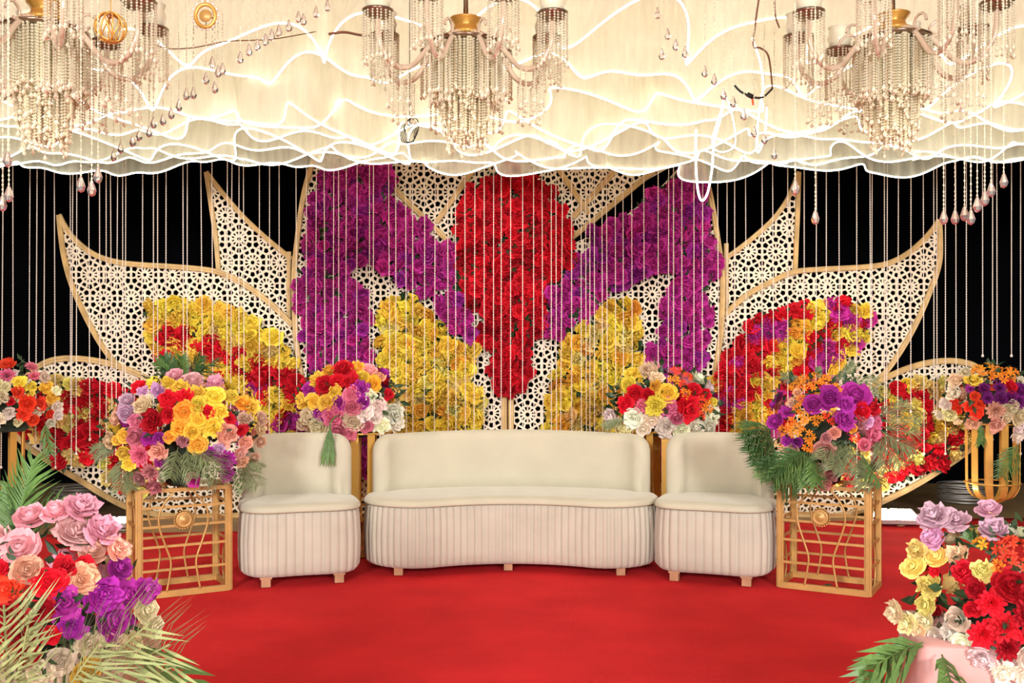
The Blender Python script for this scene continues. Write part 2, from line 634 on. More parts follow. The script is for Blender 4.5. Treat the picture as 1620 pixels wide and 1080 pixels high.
def lily_mesh(seed):
    rng = random.Random(seed)
    b = MB()
    for f in range(3):                        # a head of three small lilies
        c = MB()
        for k in range(6):
            petal_grid(c, rng.uniform(0.5, 0.62), 0.34, 2 * PI * k / 6 + (0.1 if k % 2 else 0), 0.42, 0.85, 0.35, rng, 2, 4, point=1.0, r0=0.02)
        a = 2 * PI * f / 3 + rng.uniform(-0.3, 0.3)
        rot = Matrix.Rotation(0.55, 3, Vector((-math.sin(a), math.cos(a), 0))) @ Matrix.Rotation(rng.uniform(0, 6), 3, 'Z')
        sh = Vector((0.42 * math.cos(a), 0.42 * math.sin(a), rng.uniform(0.1, 0.3)))
        b.add([rot @ Vector(p) + sh for p in c.v], c.f)
    return b.mesh('lily_%d' % seed, M['petal'], False)

ROSES = [rose_mesh(s) for s in (1, 2, 3)] + [rose_mesh(s, 0.2) for s in (4, 5, 6)]
WILD = [rose_mesh(s, 0.3) for s in (7, 8, 9, 10)]
CARNS = [carnation_mesh(s) for s in (11, 12)]
LILIES = [lily_mesh(s) for s in (21, 22)]
KIND = {'rose': ROSES, 'wild': WILD, 'carnation': CARNS, 'lily': LILIES}

PAL = {'r': ('red', (228, 28, 48)), 'd': ('dark_red', (184, 16, 34)), 'y': ('yellow', (253, 222, 84)), 'a': ('amber', (248, 186, 66)),
       'p': ('purple', (180, 52, 164)), 'u': ('deep_purple', (122, 34, 116)), 'm': ('magenta', (204, 56, 158)), 'k': ('pink', (226, 124, 148)),
       'l': ('lilac', (226, 178, 208)), 't': ('pale_pink', (240, 176, 186)), 'e': ('peach', (236, 178, 150)), 'b': ('beige', (222, 188, 152)),
       'c': ('cream', (238, 222, 182)), 'w': ('white', (244, 236, 216)), 'o': ('orange', (248, 150, 40)), 'n': ('coral', (244, 74, 44)),
       's': ('dusty_pink', (196, 128, 128)), 'g': ('pale_yellow', (246, 226, 132))}

def flower(parent, kind, code, loc, nrm, r, rng):
    cname, rgb = PAL[code]
    c = lin(rgb)
    f = rng.uniform(0.78, 1.12)
    col = (min(1, c[0] * f * rng.uniform(0.94, 1.06)), min(1, c[1] * f * rng.uniform(0.85, 1.12)), min(1, c[2] * f * rng.uniform(0.9, 1.1)), 1)
    q = Vector(nrm).to_track_quat('Z', 'Y')
    from mathutils import Quaternion
    q = q @ Quaternion((0, 0, 1), rng.uniform(0, 6.28))
    return link(cname + '_' + ('rose' if kind == 'wild' else kind), rng.choice(KIND[kind]), parent, Vector(loc) - Vector(nrm).normalized() * r * 0.35, q, (r * rng.uniform(0.85, 1.12), r * rng.uniform(0.85, 1.12), r * rng.uniform(0.85, 1.15)), col)

def add_leaf(b, p, d, n, L, W):
    """folded leaf: p base, d direction, n normal"""
    d = d.normalized(); s = d.cross(n).normalized(); n = s.cross(d)
    vs = [p, p + d * L * 0.45 + s * W - n * W * 0.25, p + d * L, p + d * L * 0.45 - s * W - n * W * 0.25, p + d * L * 0.5 + n * W * 0.3]
    b.add(vs, [(0, 1, 4), (1, 2, 4), (2, 3, 4), (3, 0, 4)])

def inside(poly, x, y):
    c = False
    j = len(poly) - 1
    for i in range(len(poly)):
        xi, yi = poly[i]; xj, yj = poly[j]
        if (yi > y) != (yj > y) and x < (xj - xi) * (y - yi) / (yj - yi) + xi:
            c = not c
        j = i
    return c

TAKEN = []                                   # roses already pinned to the lattice, all masses
YB = 8.66                                    # plane of the lattice backdrop
def wall_flowers(name, polys, colour, label, seed, spacing=13.0, rad=(8.8, 11.8), cap=299, kinds=('rose', 'wild', 'wild')):
    """a mass of silk roses pinned to the lattice; colour(px,py,rng) -> palette code"""
    rng = random.Random(seed)
    xs = [p[0] for q in polys for p in q]; ys = [p[1] for q in polys for p in q]
    root = empty(name, P(sum(xs) / len(xs), max(ys), YB - 0.03), 0, label, 'flowers', 'flower masses on the lattice')
    org = root.location
    got = []
    lf = MB()
    for t in range(14000):
        x = rng.uniform(min(xs), max(xs)); y = rng.uniform(min(ys), max(ys))
        if not any(inside(q, x, y) for q in polys):
            continue
        if t % 9 == 0 and len(lf.v) < 6000:
            p = P(x, y, YB - 0.03 - rng.uniform(0, 0.05)) - org
            a = rng.uniform(0, 6.28)
            add_leaf(lf, p, Vector((math.cos(a), -rng.uniform(0.1, 0.9), math.sin(a))), Vector((0, -1, 0.2)), rng.uniform(0.05, 0.09), rng.uniform(0.016, 0.028))
        if any((x - gx) ** 2 + (y - gy) ** 2 < spacing * spacing for gx, gy in got) or len(got) >= cap:
            continue
        if any((x - gx) ** 2 + (y - gy) ** 2 < 324 for gx, gy in TAKEN):
            continue
        got.append((x, y))
        r = rng.uniform(*rad) * YB / F
        nrm = Vector((rng.gauss(0, 0.42), -1, rng.gauss(-0.05, 0.42)))
        flower(root, rng.choice(kinds), colour(x, y, rng), P(x, y, YB - 0.082 - rng.uniform(0, 0.04)) - org, nrm, r, rng)
    o = lf.build('leaves', M['leaf'], root)
    o['kind'] = 'stuff'
    TAKEN.extend(got)
    return root

def crop(ox, oy, s, pts):
    return [(ox + x / s, oy + y / s) for x, y in pts]

PL = crop(440, 240, 3, [(215, 90), (540, 90), (550, 270), (700, 350), (730, 430), (830, 450), (850, 650), (930, 880), (900, 890), (830, 840), (780, 760), (700, 680), (600, 630), (500, 580), (420, 520), (320, 540), (330, 620), (400, 640), (410, 720), (440, 800), (400, 860), (440, 920), (440, 1100), (440, 1520), (300, 1560), (200, 1500), (170, 1020), (120, 900), (100, 740), (90, 600), (130, 550), (140, 420), (160, 330), (150, 270)])
PR = crop(860, 230, 2.919, [(690, 110), (730, 120), (770, 350), (770, 500), (820, 540), (780, 620), (740, 650), (770, 760), (750, 900), (720, 1000), (720, 1500), (500, 1520), (490, 990), (500, 950), (550, 900), (530, 850), (560, 800), (550, 740), (610, 640), (590, 550), (480, 600), (400, 640), (300, 660), (240, 740), (130, 840), (60, 900), (10, 880), (40, 680), (110, 640), (150, 530), (220, 480), (220, 400), (280, 370), (400, 320), (450, 260), (560, 170)])
RC = crop(700, 260, 2.842, [(300, 0), (400, 70), (510, 130), (550, 240), (580, 320), (580, 420), (520, 540), (480, 600), (450, 740), (380, 850), (390, 920), (380, 990), (320, 1030), (250, 1010), (220, 930), (220, 850), (180, 770), (190, 680), (100, 620), (60, 560), (50, 470), (20, 400), (20, 350), (70, 330), (70, 210), (130, 130), (180, 80)])
YL = crop(560, 440, 4.154, [(320, 120), (400, 130), (420, 200), (490, 250), (500, 310), (620, 320), (680, 400), (780, 460), (780, 510), (740, 560), (760, 700), (830, 800), (830, 1060), (270, 1060), (270, 700), (200, 640), (200, 550), (180, 450), (200, 340), (150, 260), (160, 220)])
YR = [(975, 478), (1010, 490), (1010, 560), (1012, 600), (1004, 694), (862, 694), (870, 640), (880, 580), (900, 540), (935, 510), (960, 486)]
ML = [(235, 485), (290, 475), (340, 485), (380, 497), (400, 512), (430, 530), (470, 580), (484, 690), (410, 700), (360, 690), (320, 620), (250, 570), (235, 520)]
LL = [(85, 600), (130, 610), (182, 615), (230, 640), (260, 700), (230, 780), (180, 770), (150, 720), (100, 735), (80, 690), (45, 690), (40, 650), (62, 625)]
MR = [(1195, 500), (1240, 490), (1330, 478), (1375, 490), (1372, 530), (1340, 560), (1320, 590), (1260, 640), (1230, 690), (1135, 700), (1125, 610), (1150, 570), (1180, 530)]
LR = [(1400, 612), (1450, 605), (1530, 605), (1545, 640), (1530, 700), (1480, 740), (1400, 765), (1310, 772), (1300, 720), (1380, 690)]
MAG = lambda x, y, r: 'm' if r.random() < 0.82 else 'p'
RED = lambda x, y, r: 'r' if r.random() < 0.75 else 'd'
YEL = lambda x, y, r: 'y' if r.random() < 0.7 else ('g' if r.random() < 0.7 else 'a')
def MIXL(x, y, r):
    d = (y - 475) - 0.42 * (x - 235)
    if d < 22: return 'y' if r.random() < 0.8 else 'g'
    if d < 62: return 'r' if r.random() < 0.72 else 'y'
    if d < 105: return 'y' if r.random() < 0.6 else ('r' if r.random() < 0.5 else 'm')
    return 'm' if r.random() < 0.45 else ('y' if r.random() < 0.6 else 'c')
def MIXLL(x, y, r):
    return 'r' if r.random() < 0.68 and y > 612 and y < 735 + (x > 180) * 40 else 'g'
def MIXR(x, y, r):
    k = math.sin((x + y * 0.6) / 19.0) + r.uniform(-0.7, 0.7)
    if x > 1300 and y < 545: return 'm' if r.random() < 0.45 else ('y' if r.random() < 0.6 else 'r')
    if k > 0.35: return 'y' if r.random() < 0.75 else 'a'
    if k > -0.35: return 'r'
    return 'm' if r.random() < 0.6 else 'r'
def MIXRR(x, y, r):
    return 'r' if r.random() < 0.6 else ('g' if r.random() < 0.7 else 'y')
wall_flowers('purple_rose_mass', [PL], MAG, 'purple rose mass curving over the yellow roses beside the lilac and pink bouquet', 1)
wall_flowers('purple_rose_mass', [PR], MAG, 'purple rose mass curving over the yellow roses beside the hanging rope light loop', 2)
wall_flowers('red_rose_mass', [RC], RED, 'large pointed red rose mass in the middle of the lattice backdrop', 3)
wall_flowers('yellow_rose_mass', [YL], YEL, 'broad topped yellow rose mass behind the pink and red bouquet', 4, 15, (10.5, 14))
wall_flowers('yellow_rose_mass', [YR], YEL, 'yellow rose mass rising to a narrow peak behind the white and orange bouquet', 5, 15, (10.5, 14))
wall_flowers('mixed_rose_mass', [ML], MIXL, 'yellow and red rose mass behind the green palm tuft on the tall petal', 6, 13, (10, 13.5))
wall_flowers('mixed_rose_mass', [LL], MIXLL, 'red and pale yellow rose mass on the low petal beside the coral bouquet', 7, 13, (10, 13.5))
wall_flowers('mixed_rose_mass', [MR], MIXR, 'red, purple and yellow rose mass on the tall petal behind orange lilies', 8, 13, (10, 13.5))
wall_flowers('mixed_rose_mass', [LR], MIXRR, 'red and pale yellow rose mass on the low petal lit by the floodlight', 9, 14, (10, 13.5))

# ------------------------------------------------------------------ perforated lattice petals
def clip_poly(subj, clip):
    """Sutherland-Hodgman: subject polygon against a convex counter-clockwise clip polygon"""
    out = subj
    m = len(clip)
    for i in range(m):
        ax, ay = clip[i]; bx, by = clip[(i + 1) % m]
        inp, out = out, []
        if not inp:
            return []
        def side(p):
            return (bx - ax) * (p[1] - ay) - (by - ay) * (p[0] - ax)
        s = inp[-1]; ss = side(s)
        for e in inp:
            se = side(e)
            if se >= 0:
                if ss < 0:
                    t = ss / (ss - se); out.append((s[0] + (e[0] - s[0]) * t, s[1] + (e[1] - s[1]) * t))
                out.append(e)
            elif ss >= 0:
                t = ss / (ss - se); out.append((s[0] + (e[0] - s[0]) * t, s[1] + (e[1] - s[1]) * t))
            s, ss = e, se
    return out

def pol(r, deg):
    return (r * math.cos(math.radians(deg)), r * math.sin(math.radians(deg)))
A = 0.245
AP = A / 2
def hexr(deg):
    d = (deg % 60)
    d = d - 60 if d > 30 else d
    return AP / math.cos(math.radians(d))
RI, RM = 0.026, 0.078
CELLS = [([pol(RI, 30 * k) for k in range(12)])]
for k in range(12):
    a = 30 * k
    CELLS.append([pol(RI, a), pol(RM, a), pol(RM * 1.02, a + 15), pol(RM, a + 30), pol(RI, a + 30)])
    lo, hi = a - 15, a + 15
    c = [pol(RM * 1.02, lo), pol(hexr(lo), lo)]
    if (a % 60) == 30:
        c.append(pol(hexr(a), a))
    c += [pol(hexr(hi), hi), pol(RM * 1.02, hi), pol(RM, a)]
    CELLS.append(c)

def lattice(outline, seed):
    """flat perforated board in x,z: every cell becomes a rim round a hole"""
    rng = random.Random(seed)
    ox, oy = rng.uniform(0, A), rng.uniform(0, A)
    xs = [p[0] for p in outline]; ys = [p[1] for p in outline]
    b = MB()
    T = 0.012
    row = A * math.sqrt(3) / 2
    j0 = int((min(ys) - oy) / row) - 2; j1 = int((max(ys) - oy) / row) + 2
    for j in range(j0, j1 + 1):
        for i in range(int((min(xs) - ox) / A) - 2, int((max(xs) - ox) / A) + 3):
            hx = ox + i * A + (A / 2 if j % 2 else 0); hy = oy + j * row
            if hx < min(xs) - A or hx > max(xs) + A or hy < min(ys) - A or hy > max(ys) + A:
                continue
            for cell in CELLS:
                cc = [(hx + x, hy + y) for x, y in cell]
                ins = [inside(outline, x, y) for x, y in cc]
                if all(ins):
                    q = cc
                else:
                    if not any(ins) and not any(abs(p[0] - hx) < A and abs(p[1] - hy) < A for p in outline):
                        continue
                    q = clip_poly(outline, cc)
                q2 = []
                for p in q:
                    if not q2 or (p[0] - q2[-1][0]) ** 2 + (p[1] - q2[-1][1]) ** 2 > 4e-6:
                        q2.append(p)
                if len(q2) > 2 and (q2[0][0] - q2[-1][0]) ** 2 + (q2[0][1] - q2[-1][1]) ** 2 < 4e-6:
                    q2.pop()
                if len(q2) < 3:
                    continue
                n = len(q2)
                ar = abs(sum(q2[k][0] * q2[(k + 1) % n][1] - q2[(k + 1) % n][0] * q2[k][1] for k in range(n))) / 2
                if ar < 2e-5:
                    continue
                per = sum(math.dist(q2[k], q2[(k + 1) % n]) for k in range(n))
                inr = 2 * ar / per
                w = rng.uniform(0.0068, 0.0100)
                cx = sum(p[0] for p in q2) / n; cy = sum(p[1] for p in q2) / n
                s = 1 - w / inr
                if s < 0.25:
                    b.add([(x, 0, y) for x, y in q2], [tuple(range(n))])
                    continue
                inn = [(cx + (x - cx) * s, cy + (y - cy) * s) for x, y in q2]
                vs = [(x, 0, y) for x, y in q2] + [(x, 0, y) for x, y in inn] + [(x, T, y) for x, y in inn]
                fs = [(k, (k + 1) % n, n + (k + 1) % n, n + k) for k in range(n)] + [(n + k, n + (k + 1) % n, 2 * n + (k + 1) % n, 2 * n + k) for k in range(n)]
                b.add(vs, fs)
    return b

def petal_panel(name, px_out, rails, dy, label, seed, width=0.05):
    Y = YB + dy
    out3 = [P(x, y, Y) for x, y in px_out]
    base = min(out3, key=lambda p: p.z)
    root = empty(name, base, 0, label, 'backdrop panel', 'lattice petals of the backdrop')
    b = lattice([(p.x - base.x, p.z - base.z) for p in out3], seed)
    o = b.build('lattice', M['lattice'], root)
    for rl in rails:
        pts = smooth_line([P(x, y, Y - 0.012) - base for x, y in rl], 6) if len(rl) > 2 else [P(x, y, Y - 0.012) - base for x, y in rl]
        r = MB()
        w = width / 2
        prof = [(-w, -0.006), (-w * 0.8, 0.009), (0.0, 0.011), (w * 0.15, 0.006), (w * 0.8, 0.009), (w, -0.006)]
        r.sweep(pts, prof, up=(0, -1, 0))
        r.build('frame_rail', M['bamboo'], root)
    # prop that carries the panel on the floor
    pr = MB()
    pr.bar((0.0, 0.05, 0.1), (0.0, 0.32, -base.z - 0.008), 0.04, 0.03)
    if base.z > 0.02:
        pr.build('prop', M['bamboo'], root)
    return root

def mir(pts):
    return [(1606 - x, y) for x, y in pts]
S2 = lambda pts, n=6: [tuple(p) for p in smooth_line(pts, n)]
# low petals
lo_top = S2([(18, 640), (42, 596), (75, 572), (120, 567), (180, 577), (235, 600), (330, 650), (430, 720)])
lo_bot = S2([(430, 812), (330, 818), (260, 815), (196, 800), (130, 762), (70, 725), (28, 690), (18, 640)])
petal_panel('lattice_petal', lo_top + lo_bot[:-1], [lo_top[::3], lo_bot[::3]], 0.02, 'low cream lattice petal with bamboo rim beside the coral and white bouquet', 1, 0.055)
rlo_top = S2([(1578, 640), (1556, 590), (1525, 573), (1480, 572), (1430, 585), (1375, 612), (1290, 660), (1200, 720)])
rlo_bot = S2([(1200, 812), (1290, 818), (1345, 812), (1392, 795), (1440, 772), (1485, 745), (1533, 712), (1562, 680), (1578, 640)])
petal_panel('lattice_petal', rlo_top + rlo_bot[:-1], [rlo_top[::3], rlo_bot[::3]], 0.02, 'low cream lattice petal with bamboo rim beside the purple and orange lily bouquet', 2, 0.055)
# tall side petals
mid_top = S2([(93, 340), (112, 372), (148, 402), (195, 416), (262, 421), (335, 428), (380, 446), (425, 478), (464, 515)])
mid_bot = S2([(480, 760), (400, 735), (320, 690), (250, 630), (205, 595), (170, 560), (140, 510), (113, 450), (99, 395), (93, 340)])
petal_panel('lattice_petal', mid_top + [(470, 600)] + mid_bot[:-1], [mid_top[::3], mid_bot[::3]], 0.06, 'long pointed cream lattice petal behind the green palm tuft', 3, 0.05)
rmid_top = S2([(1486, 348), (1470, 370), (1440, 398), (1400, 418), (1340, 424), (1262, 429), (1220, 446), (1180, 468), (1146, 498)])
rmid_bot = S2([(1125, 760), (1200, 735), (1290, 690), (1350, 635), (1400, 590), (1440, 530), (1470, 465), (1487, 410), (1486, 348)])
petal_panel('lattice_petal', rmid_top + [(1135, 600)] + rmid_bot[:-1], [rmid_top[::3], rmid_bot[::3]], 0.06, 'long pointed cream lattice petal behind the orange lilies', 4, 0.05)
# upper side petals
up_l = S2([(326, 272), (336, 340), (342, 385), (346, 438)])
up_r = S2([(462, 410), (425, 380), (385, 343), (352, 305), (326, 272)])
petal_panel('lattice_petal', up_l + [(385, 460), (425, 491), (459, 522)] + up_r[:-1], [up_l[::3], up_r[::3], [(457, 398), (457, 520)]], 0.13, 'upper cream lattice petal with two stray bamboo tips beside the purple roses', 5, 0.045)
rup_l = S2([(1264, 272), (1262, 340), (1260, 385), (1258, 438)])
rup_r = S2([(1146, 410), (1180, 385), (1220, 350), (1246, 315), (1264, 272)])
petal_panel('lattice_petal', rup_l + [(1220, 456), (1180, 480), (1150, 508)] + rup_r[:-1], [rup_l[::3], rup_r[::3], [(1149, 385), (1149, 506)]], 0.13, 'upper cream lattice petal below a single hanging crystal drop', 6, 0.045)
# three centre petals
cl_side = S2([(505, 225), (482, 300), (470, 380), (465, 440), (467, 520), (474, 580), (488, 660), (500, 812)])
cl_top = S2([(802, 640), (770, 520), (715, 390), (650, 320), (585, 265), (505, 225)])
petal_panel('lattice_petal', cl_side + [(802, 812)] + cl_top[:-1], [cl_side[::3], [(798, 600), (798, 812)], [(600, 276), (716, 388)]], -0.01, 'broad centre lattice petal with purple and yellow roses behind the red and pink bouquet', 7, 0.05)
cr_side = S2([(1100, 225), (1122, 300), (1136, 380), (1143, 440), (1141, 520), (1133, 580), (1122, 660), (1110, 812)])
cr_top = S2([(804, 640), (836, 520), (892, 400), (960, 362), (1040, 300), (1085, 250), (1100, 225)])
petal_panel('lattice_petal', cr_side + [(804, 812)] + cr_top[:-1], [cr_side[::3], [(808.5, 600), (808.5, 812)]], -0.01, 'broad centre lattice petal with purple and yellow roses behind the white and orange bouquet', 8, 0.05)
cc = S2([(803, 660), (720, 470), (650, 340), (560, 215), (700, 150), (803, 110), (900, 150), (1086, 228), (1000, 300), (905, 376), (850, 500)], 4)
petal_panel('lattice_petal', cc, [[(1086, 228), (905, 376)], [(748, 270), (690, 352)], [(880, 262), (932, 338)], [(980, 262), (906, 344)], [(560, 215), (650, 340)]], 0.04, 'centre lattice petal behind the red roses with crossed bamboo strips', 9, 0.05)

# ------------------------------------------------------------------ bead curtain
def bead_strand_mesh(name, L, r, pitch, material, sides=4, drop=None):
    b = MB()
    n = max(2, int(L / pitch))
    prof = []
    for k in range(n + 1):
        z = -L * k / n
        prof.append((r, z)) if k % 2 == 0 else prof.append((r * 0.45, z))
    b.lathe(prof, n=sides)
    if drop:
        b.lathe([(0.0005, -L), (drop * 0.35, -L - drop * 0.6), (drop, -L - drop * 1.9), (drop * 0.7, -L - drop * 2.6), (0.0005, -L - drop * 3.0)], n=8)
    return b.mesh(name, material)

random.seed(77)
YC, ZT = 8.42, 3.60
curtain = empty('bead_curtain', (0, YC, 0.4), 0, 'curtain of thin pale bead strings hanging in front of the lattice petals', 'bead curtain')
b = MB(); b.tube([(-4.8, 0, ZT - 0.4), (4.8, 0, ZT - 0.4)], 0.015, 8); b.build('rod', M['steel'], curtain)
strand_cache = {}
x = -12.0
k = 0
while x < 1635:
    k += 1
    if x < 470 or x > 1130:
        end = random.choice((560, 640, 690, 715, 740)) if (x < 120 or 1440 < x) else random.choice((690, 720, 750))
    else:
        end = random.choice((700, 730, 760))
    if 1390 < x < 1540: end = random.choice((640, 690, 705))
    Lq = round((ZT - P(x, end, YC).z) / 0.12) * 0.12
    if Lq not in strand_cache:
        strand_cache[Lq] = bead_strand_mesh('bead_string', Lq, 0.0052, 0.011, M['pearl'], 4, 0.012)
    o = link('bead_string', strand_cache[Lq], curtain, (P(x, 0, YC).x, random.uniform(-0.02, 0.02), ZT - 0.4))
    o.rotation_euler = (0, random.gauss(0, 0.0035), random.uniform(0, 1.5))
    x += random.choice((7, 12, 13, 14, 15, 17, 19, 23)) if 470 < x < 1130 else random.choice((6, 12, 14, 16, 18, 21, 26))

# ------------------------------------------------------------------ organza ruffles with rope lights
canopy = empty('organza_canopy', (0, 6.8, 2.75), 0, 'tiered ceiling canopy of sheer cream organza ruffles edged with glowing rope lights', 'ceiling canopy')
def ruffle(Y0, hem_px, seed, x0=-5.4, x1=5.4, amp=0.16, zamp=0.05):
    rng = random.Random(seed)
    Z0 = CH - (hem_px - HZ) * Y0 / F
    H = 3.74 - Z0
    ph = [rng.uniform(0, 6.28) for _ in range(9)]
    k1, k2, k3 = rng.uniform(3.6, 4.6), rng.uniform(8.2, 10.0), rng.uniform(14.0, 18.0)
    N, Rw = 420, 9
    def env(s):
        return 0.75 + 0.45 * math.sin(0.8 * s + ph[8])
    def hem(s, f):
        y = amp * env(s) * f * (math.sin(k1 * s + ph[0]) * 0.6 + 0.8 * math.sin(k2 * s + ph[1]) + 0.25 * math.sin(k3 * s + ph[2]))
        xx = s + f * env(s) * (0.088 * math.sin(k2 * s + ph[1] + 1.57) + 0.014 * math.sin(k3 * s + ph[4]))
        z = zamp * (0.7 * math.sin(1.1 * s + ph[5]) + 0.7 * math.sin(k1 * s + ph[6]) + 1.1 * env(s) * math.sin(k2 * s + ph[7]) + 0.3 * math.sin(k3 * s + ph[3]))
        return xx, y, z
    b = MB(); vs = []
    line = []
    for r in range(Rw + 1):
        t = r / Rw
        f = 1 - 0.75 * t
        for i in range(N + 1):
            s = x0 + (x1 - x0) * i / N
            xx, y, z = hem(s, f)
            if r == 0:
                line.append((xx, y, z))
            vs.append((xx, y + 0.10 * math.sin(PI * t) * math.sin(0.9 * s + ph[3]), z * (1 - t) + H * t))
    fs = [(r * (N + 1) + i, r * (N + 1) + i + 1, (r + 1) * (N + 1) + i + 1, (r + 1) * (N + 1) + i) for r in range(Rw) for i in range(N)]
    b.add(vs, fs)
    sh = b.build('organza_ruffle', M['organza'], canopy, True)
    sh.location = (0, Y0 - 6.8, Z0 - 2.75)
    b = MB(); b.tube([(p[0], p[1], p[2] - 0.006) for p in line], 0.0056, 5)
    b.build('rope_light', M['led'], sh, True)
for i, (Y0, hp, am, za) in enumerate(((7.85, 262, 0.14, 0.055), (7.64, 252, 0.15, 0.06), (7.42, 240, 0.14, 0.055), (7.18, 226, 0.16, 0.06), (6.92, 212, 0.18, 0.065),
                                      (6.66, 196, 0.2, 0.075), (6.36, 170, 0.22, 0.085), (6.04, 122, 0.22, 0.08), (5.7, 60, 0.22, 0.075))):
    ruffle(Y0, hp, 100 + i, amp=am, zamp=za)

# ------------------------------------------------------------------ chandeliers
def fringe_mesh(name, n, rad, L, pitch, r, material, seed, drop=0.009, taper=None, fill=False):
    """ring (or disc) of bead strings"""
    rng = random.Random(seed)
    b = MB()
    for k in range(n):
        a = 2 * PI * k / n + rng.uniform(-0.05, 0.05)
        rr = rad * (math.sqrt(rng.uniform(0.02, 1)) if fill else 1)
        LL = L * rng.uniform(0.85, 1.08)
        if taper:
            LL = taper(rr / rad) * rng.uniform(0.9, 1.1)
        cx, cy = rr * math.cos(a), rr * math.sin(a)
        m = int(LL / pitch)
        for q in range(m):
            z = -LL * (q + 0.5) / m
            ro = r * rng.uniform(0.8, 1.15)
            b.add([(cx + ro, cy, z), (cx, cy + ro, z), (cx - ro, cy, z), (cx, cy - ro, z), (cx, cy, z + pitch * 0.5), (cx, cy, z - pitch * 0.5)],
                  [(0, 1, 4), (1, 2, 4), (2, 3, 4), (3, 0, 4), (1, 0, 5), (2, 1, 5), (3, 2, 5), (0, 3, 5)])
        b.lathe([(0.0005, -LL), (drop, -LL - drop * 1.9), (0.0005, -LL - drop * 2.8)], c=(cx, cy, 0), n=5)
    return b.mesh(name, material)

FR_CUP = fringe_mesh('cup_fringe', 20, 0.068, 0.21, 0.012, 0.006, M['crystal'], 1)
FR_LOW = fringe_mesh('arm_fringe', 9, 0.055, 0.16, 0.012, 0.0055, M['crystal'], 2, 0.011)
FR_MID = fringe_mesh('cascade', 280, 0.165, 0.4, 0.0125, 0.007, M['cascade'], 3, 0.009, lambda q: 0.52 - 0.26 * q - 0.06 * math.sin(q * 9), True)
FR_RIM = fringe_mesh('bowl_fringe', 30, 0.085, 0.10, 0.012, 0.0055, M['crystal'], 4)
FR_OUT = fringe_mesh('outer_fringe', 56, 0.172, 0.24, 0.0125, 0.0058, M['crystal'], 5)
def chandelier(px, py, Y, rz, label, scale=1.0):
    c = P(px, py, Y)                       # centre of the dark bowl disc
    root = empty('crystal_chandelier', (c.x, c.y, c.z), rz, label, 'chandelier', 'crystal chandeliers over the stage')
    root.scale = (scale,) * 3
    top = (3.77 - c.z) / scale
    b = MB(); b.lathe([(0.012, 0.06), (0.012, 0.22), (0.03, 0.26), (0.045, 0.32), (0.02, 0.38), (0.012, 0.44), (0.012, top - 0.04), (0.06, top - 0.03), (0.06, top)], n=12)
    b.build('stem', M['silver'], root, True)
    b = MB(); b.lathe([(0.001, 0.0), (0.085, 0.0), (0.088, 0.012), (0.06, 0.03), (0.055, 0.05), (0.075, 0.075), (0.078, 0.082), (0.02, 0.085)], n=20, cap=False)
    b.build('bowl', M['brass'], root, True)
    link('bowl_fringe', FR_RIM, root, (0, 0, 0.0))['kind'] = 'stuff'
    b = MB(); b.lathe([(0.001, -0.035), (0.17, -0.045), (0.175, -0.035), (0.08, -0.005), (0.001, 0.0)], n=20, cap=False)
    b.build('cascade_disc', M['silver'], root, True)
    link('cascade', FR_MID, root, (0, 0, -0.045))['kind'] = 'stuff'
    link('outer_fringe', FR_OUT, root, (0, 0, -0.06))['kind'] = 'stuff'
    for k in range(8):
        a = 2 * PI * (k + 0.5) / 8
        ca, sa = math.cos(a), math.sin(a)
        prof = [(0.07, 0.0), (0.13, -0.02), (0.19, -0.08), (0.26, -0.165), (0.33, -0.185), (0.385, -0.15), (0.42, -0.09), (0.43, -0.03), (0.43, 0.03)]
        b = MB()
        b.tube(smooth_line([(r * ca, r * sa, z) for r, z in prof], 4), 0.013, 6)
        for t in range(0, 32, 4):           # scroll beads on the arm
            pass
        sc = [(0.19 + 0.05 * math.cos(u) * (1 - u / 9), 0.0 - 0.02 + 0.05 * math.sin(u) * (1 - u / 9)) for u in [q * 0.55 for q in range(10)]]
        b.tube([(r * ca, r * sa, z) for r, z in sc], 0.007, 5)
        arm = b.build('arm', M['arm'], root, True)
        cup = MB()
        cup.lathe([(0.012, 0.02), (0.05, 0.03), (0.072, 0.05), (0.074, 0.058), (0.05, 0.045), (0.012, 0.04)], c=(0.43 * ca, 0.43 * sa, 0), n=16, cap=False)
        cup.build('candle_cup', M['silver'], arm, True)
        sh = MB()
        sh.lathe([(0.03, 0.05), (0.055, 0.075), (0.062, 0.11), (0.052, 0.14), (0.06, 0.165), (0.057, 0.165), (0.048, 0.14), (0.057, 0.11), (0.05, 0.078), (0.03, 0.055)], c=(0.43 * ca, 0.43 * sa, 0), n=14, cap=False)
        sh.build('glass_shade', M['crystal'], arm, True)
        bl = MB()
        bl.lathe([(0.001, 0.05), (0.016, 0.06), (0.02, 0.085), (0.012, 0.11), (0.001, 0.125)], c=(0.43 * ca, 0.43 * sa, 0), n=8, cap=False)
        bl.build('bulb', M['bulb'], arm, True)
        link('cup_fringe', FR_CUP, arm, (0.43 * ca, 0.43 * sa, 0.048))['kind'] = 'stuff'
        link('arm_fringe', FR_LOW, arm, (0.33 * ca, 0.33 * sa, -0.19))['kind'] = 'stuff'
    return root
chandelier(737, 58, 4.63, 0.04, 'crystal chandelier with glass arms hanging above the cream sofa')
chandelier(72, 36, 4.1, 0.2, 'crystal chandelier with glass arms beside the gold wire globe')
chandelier(1412, 52, 4.5, -0.15, 'crystal chandelier with glass arms beside the tangled cables and rope light loops')

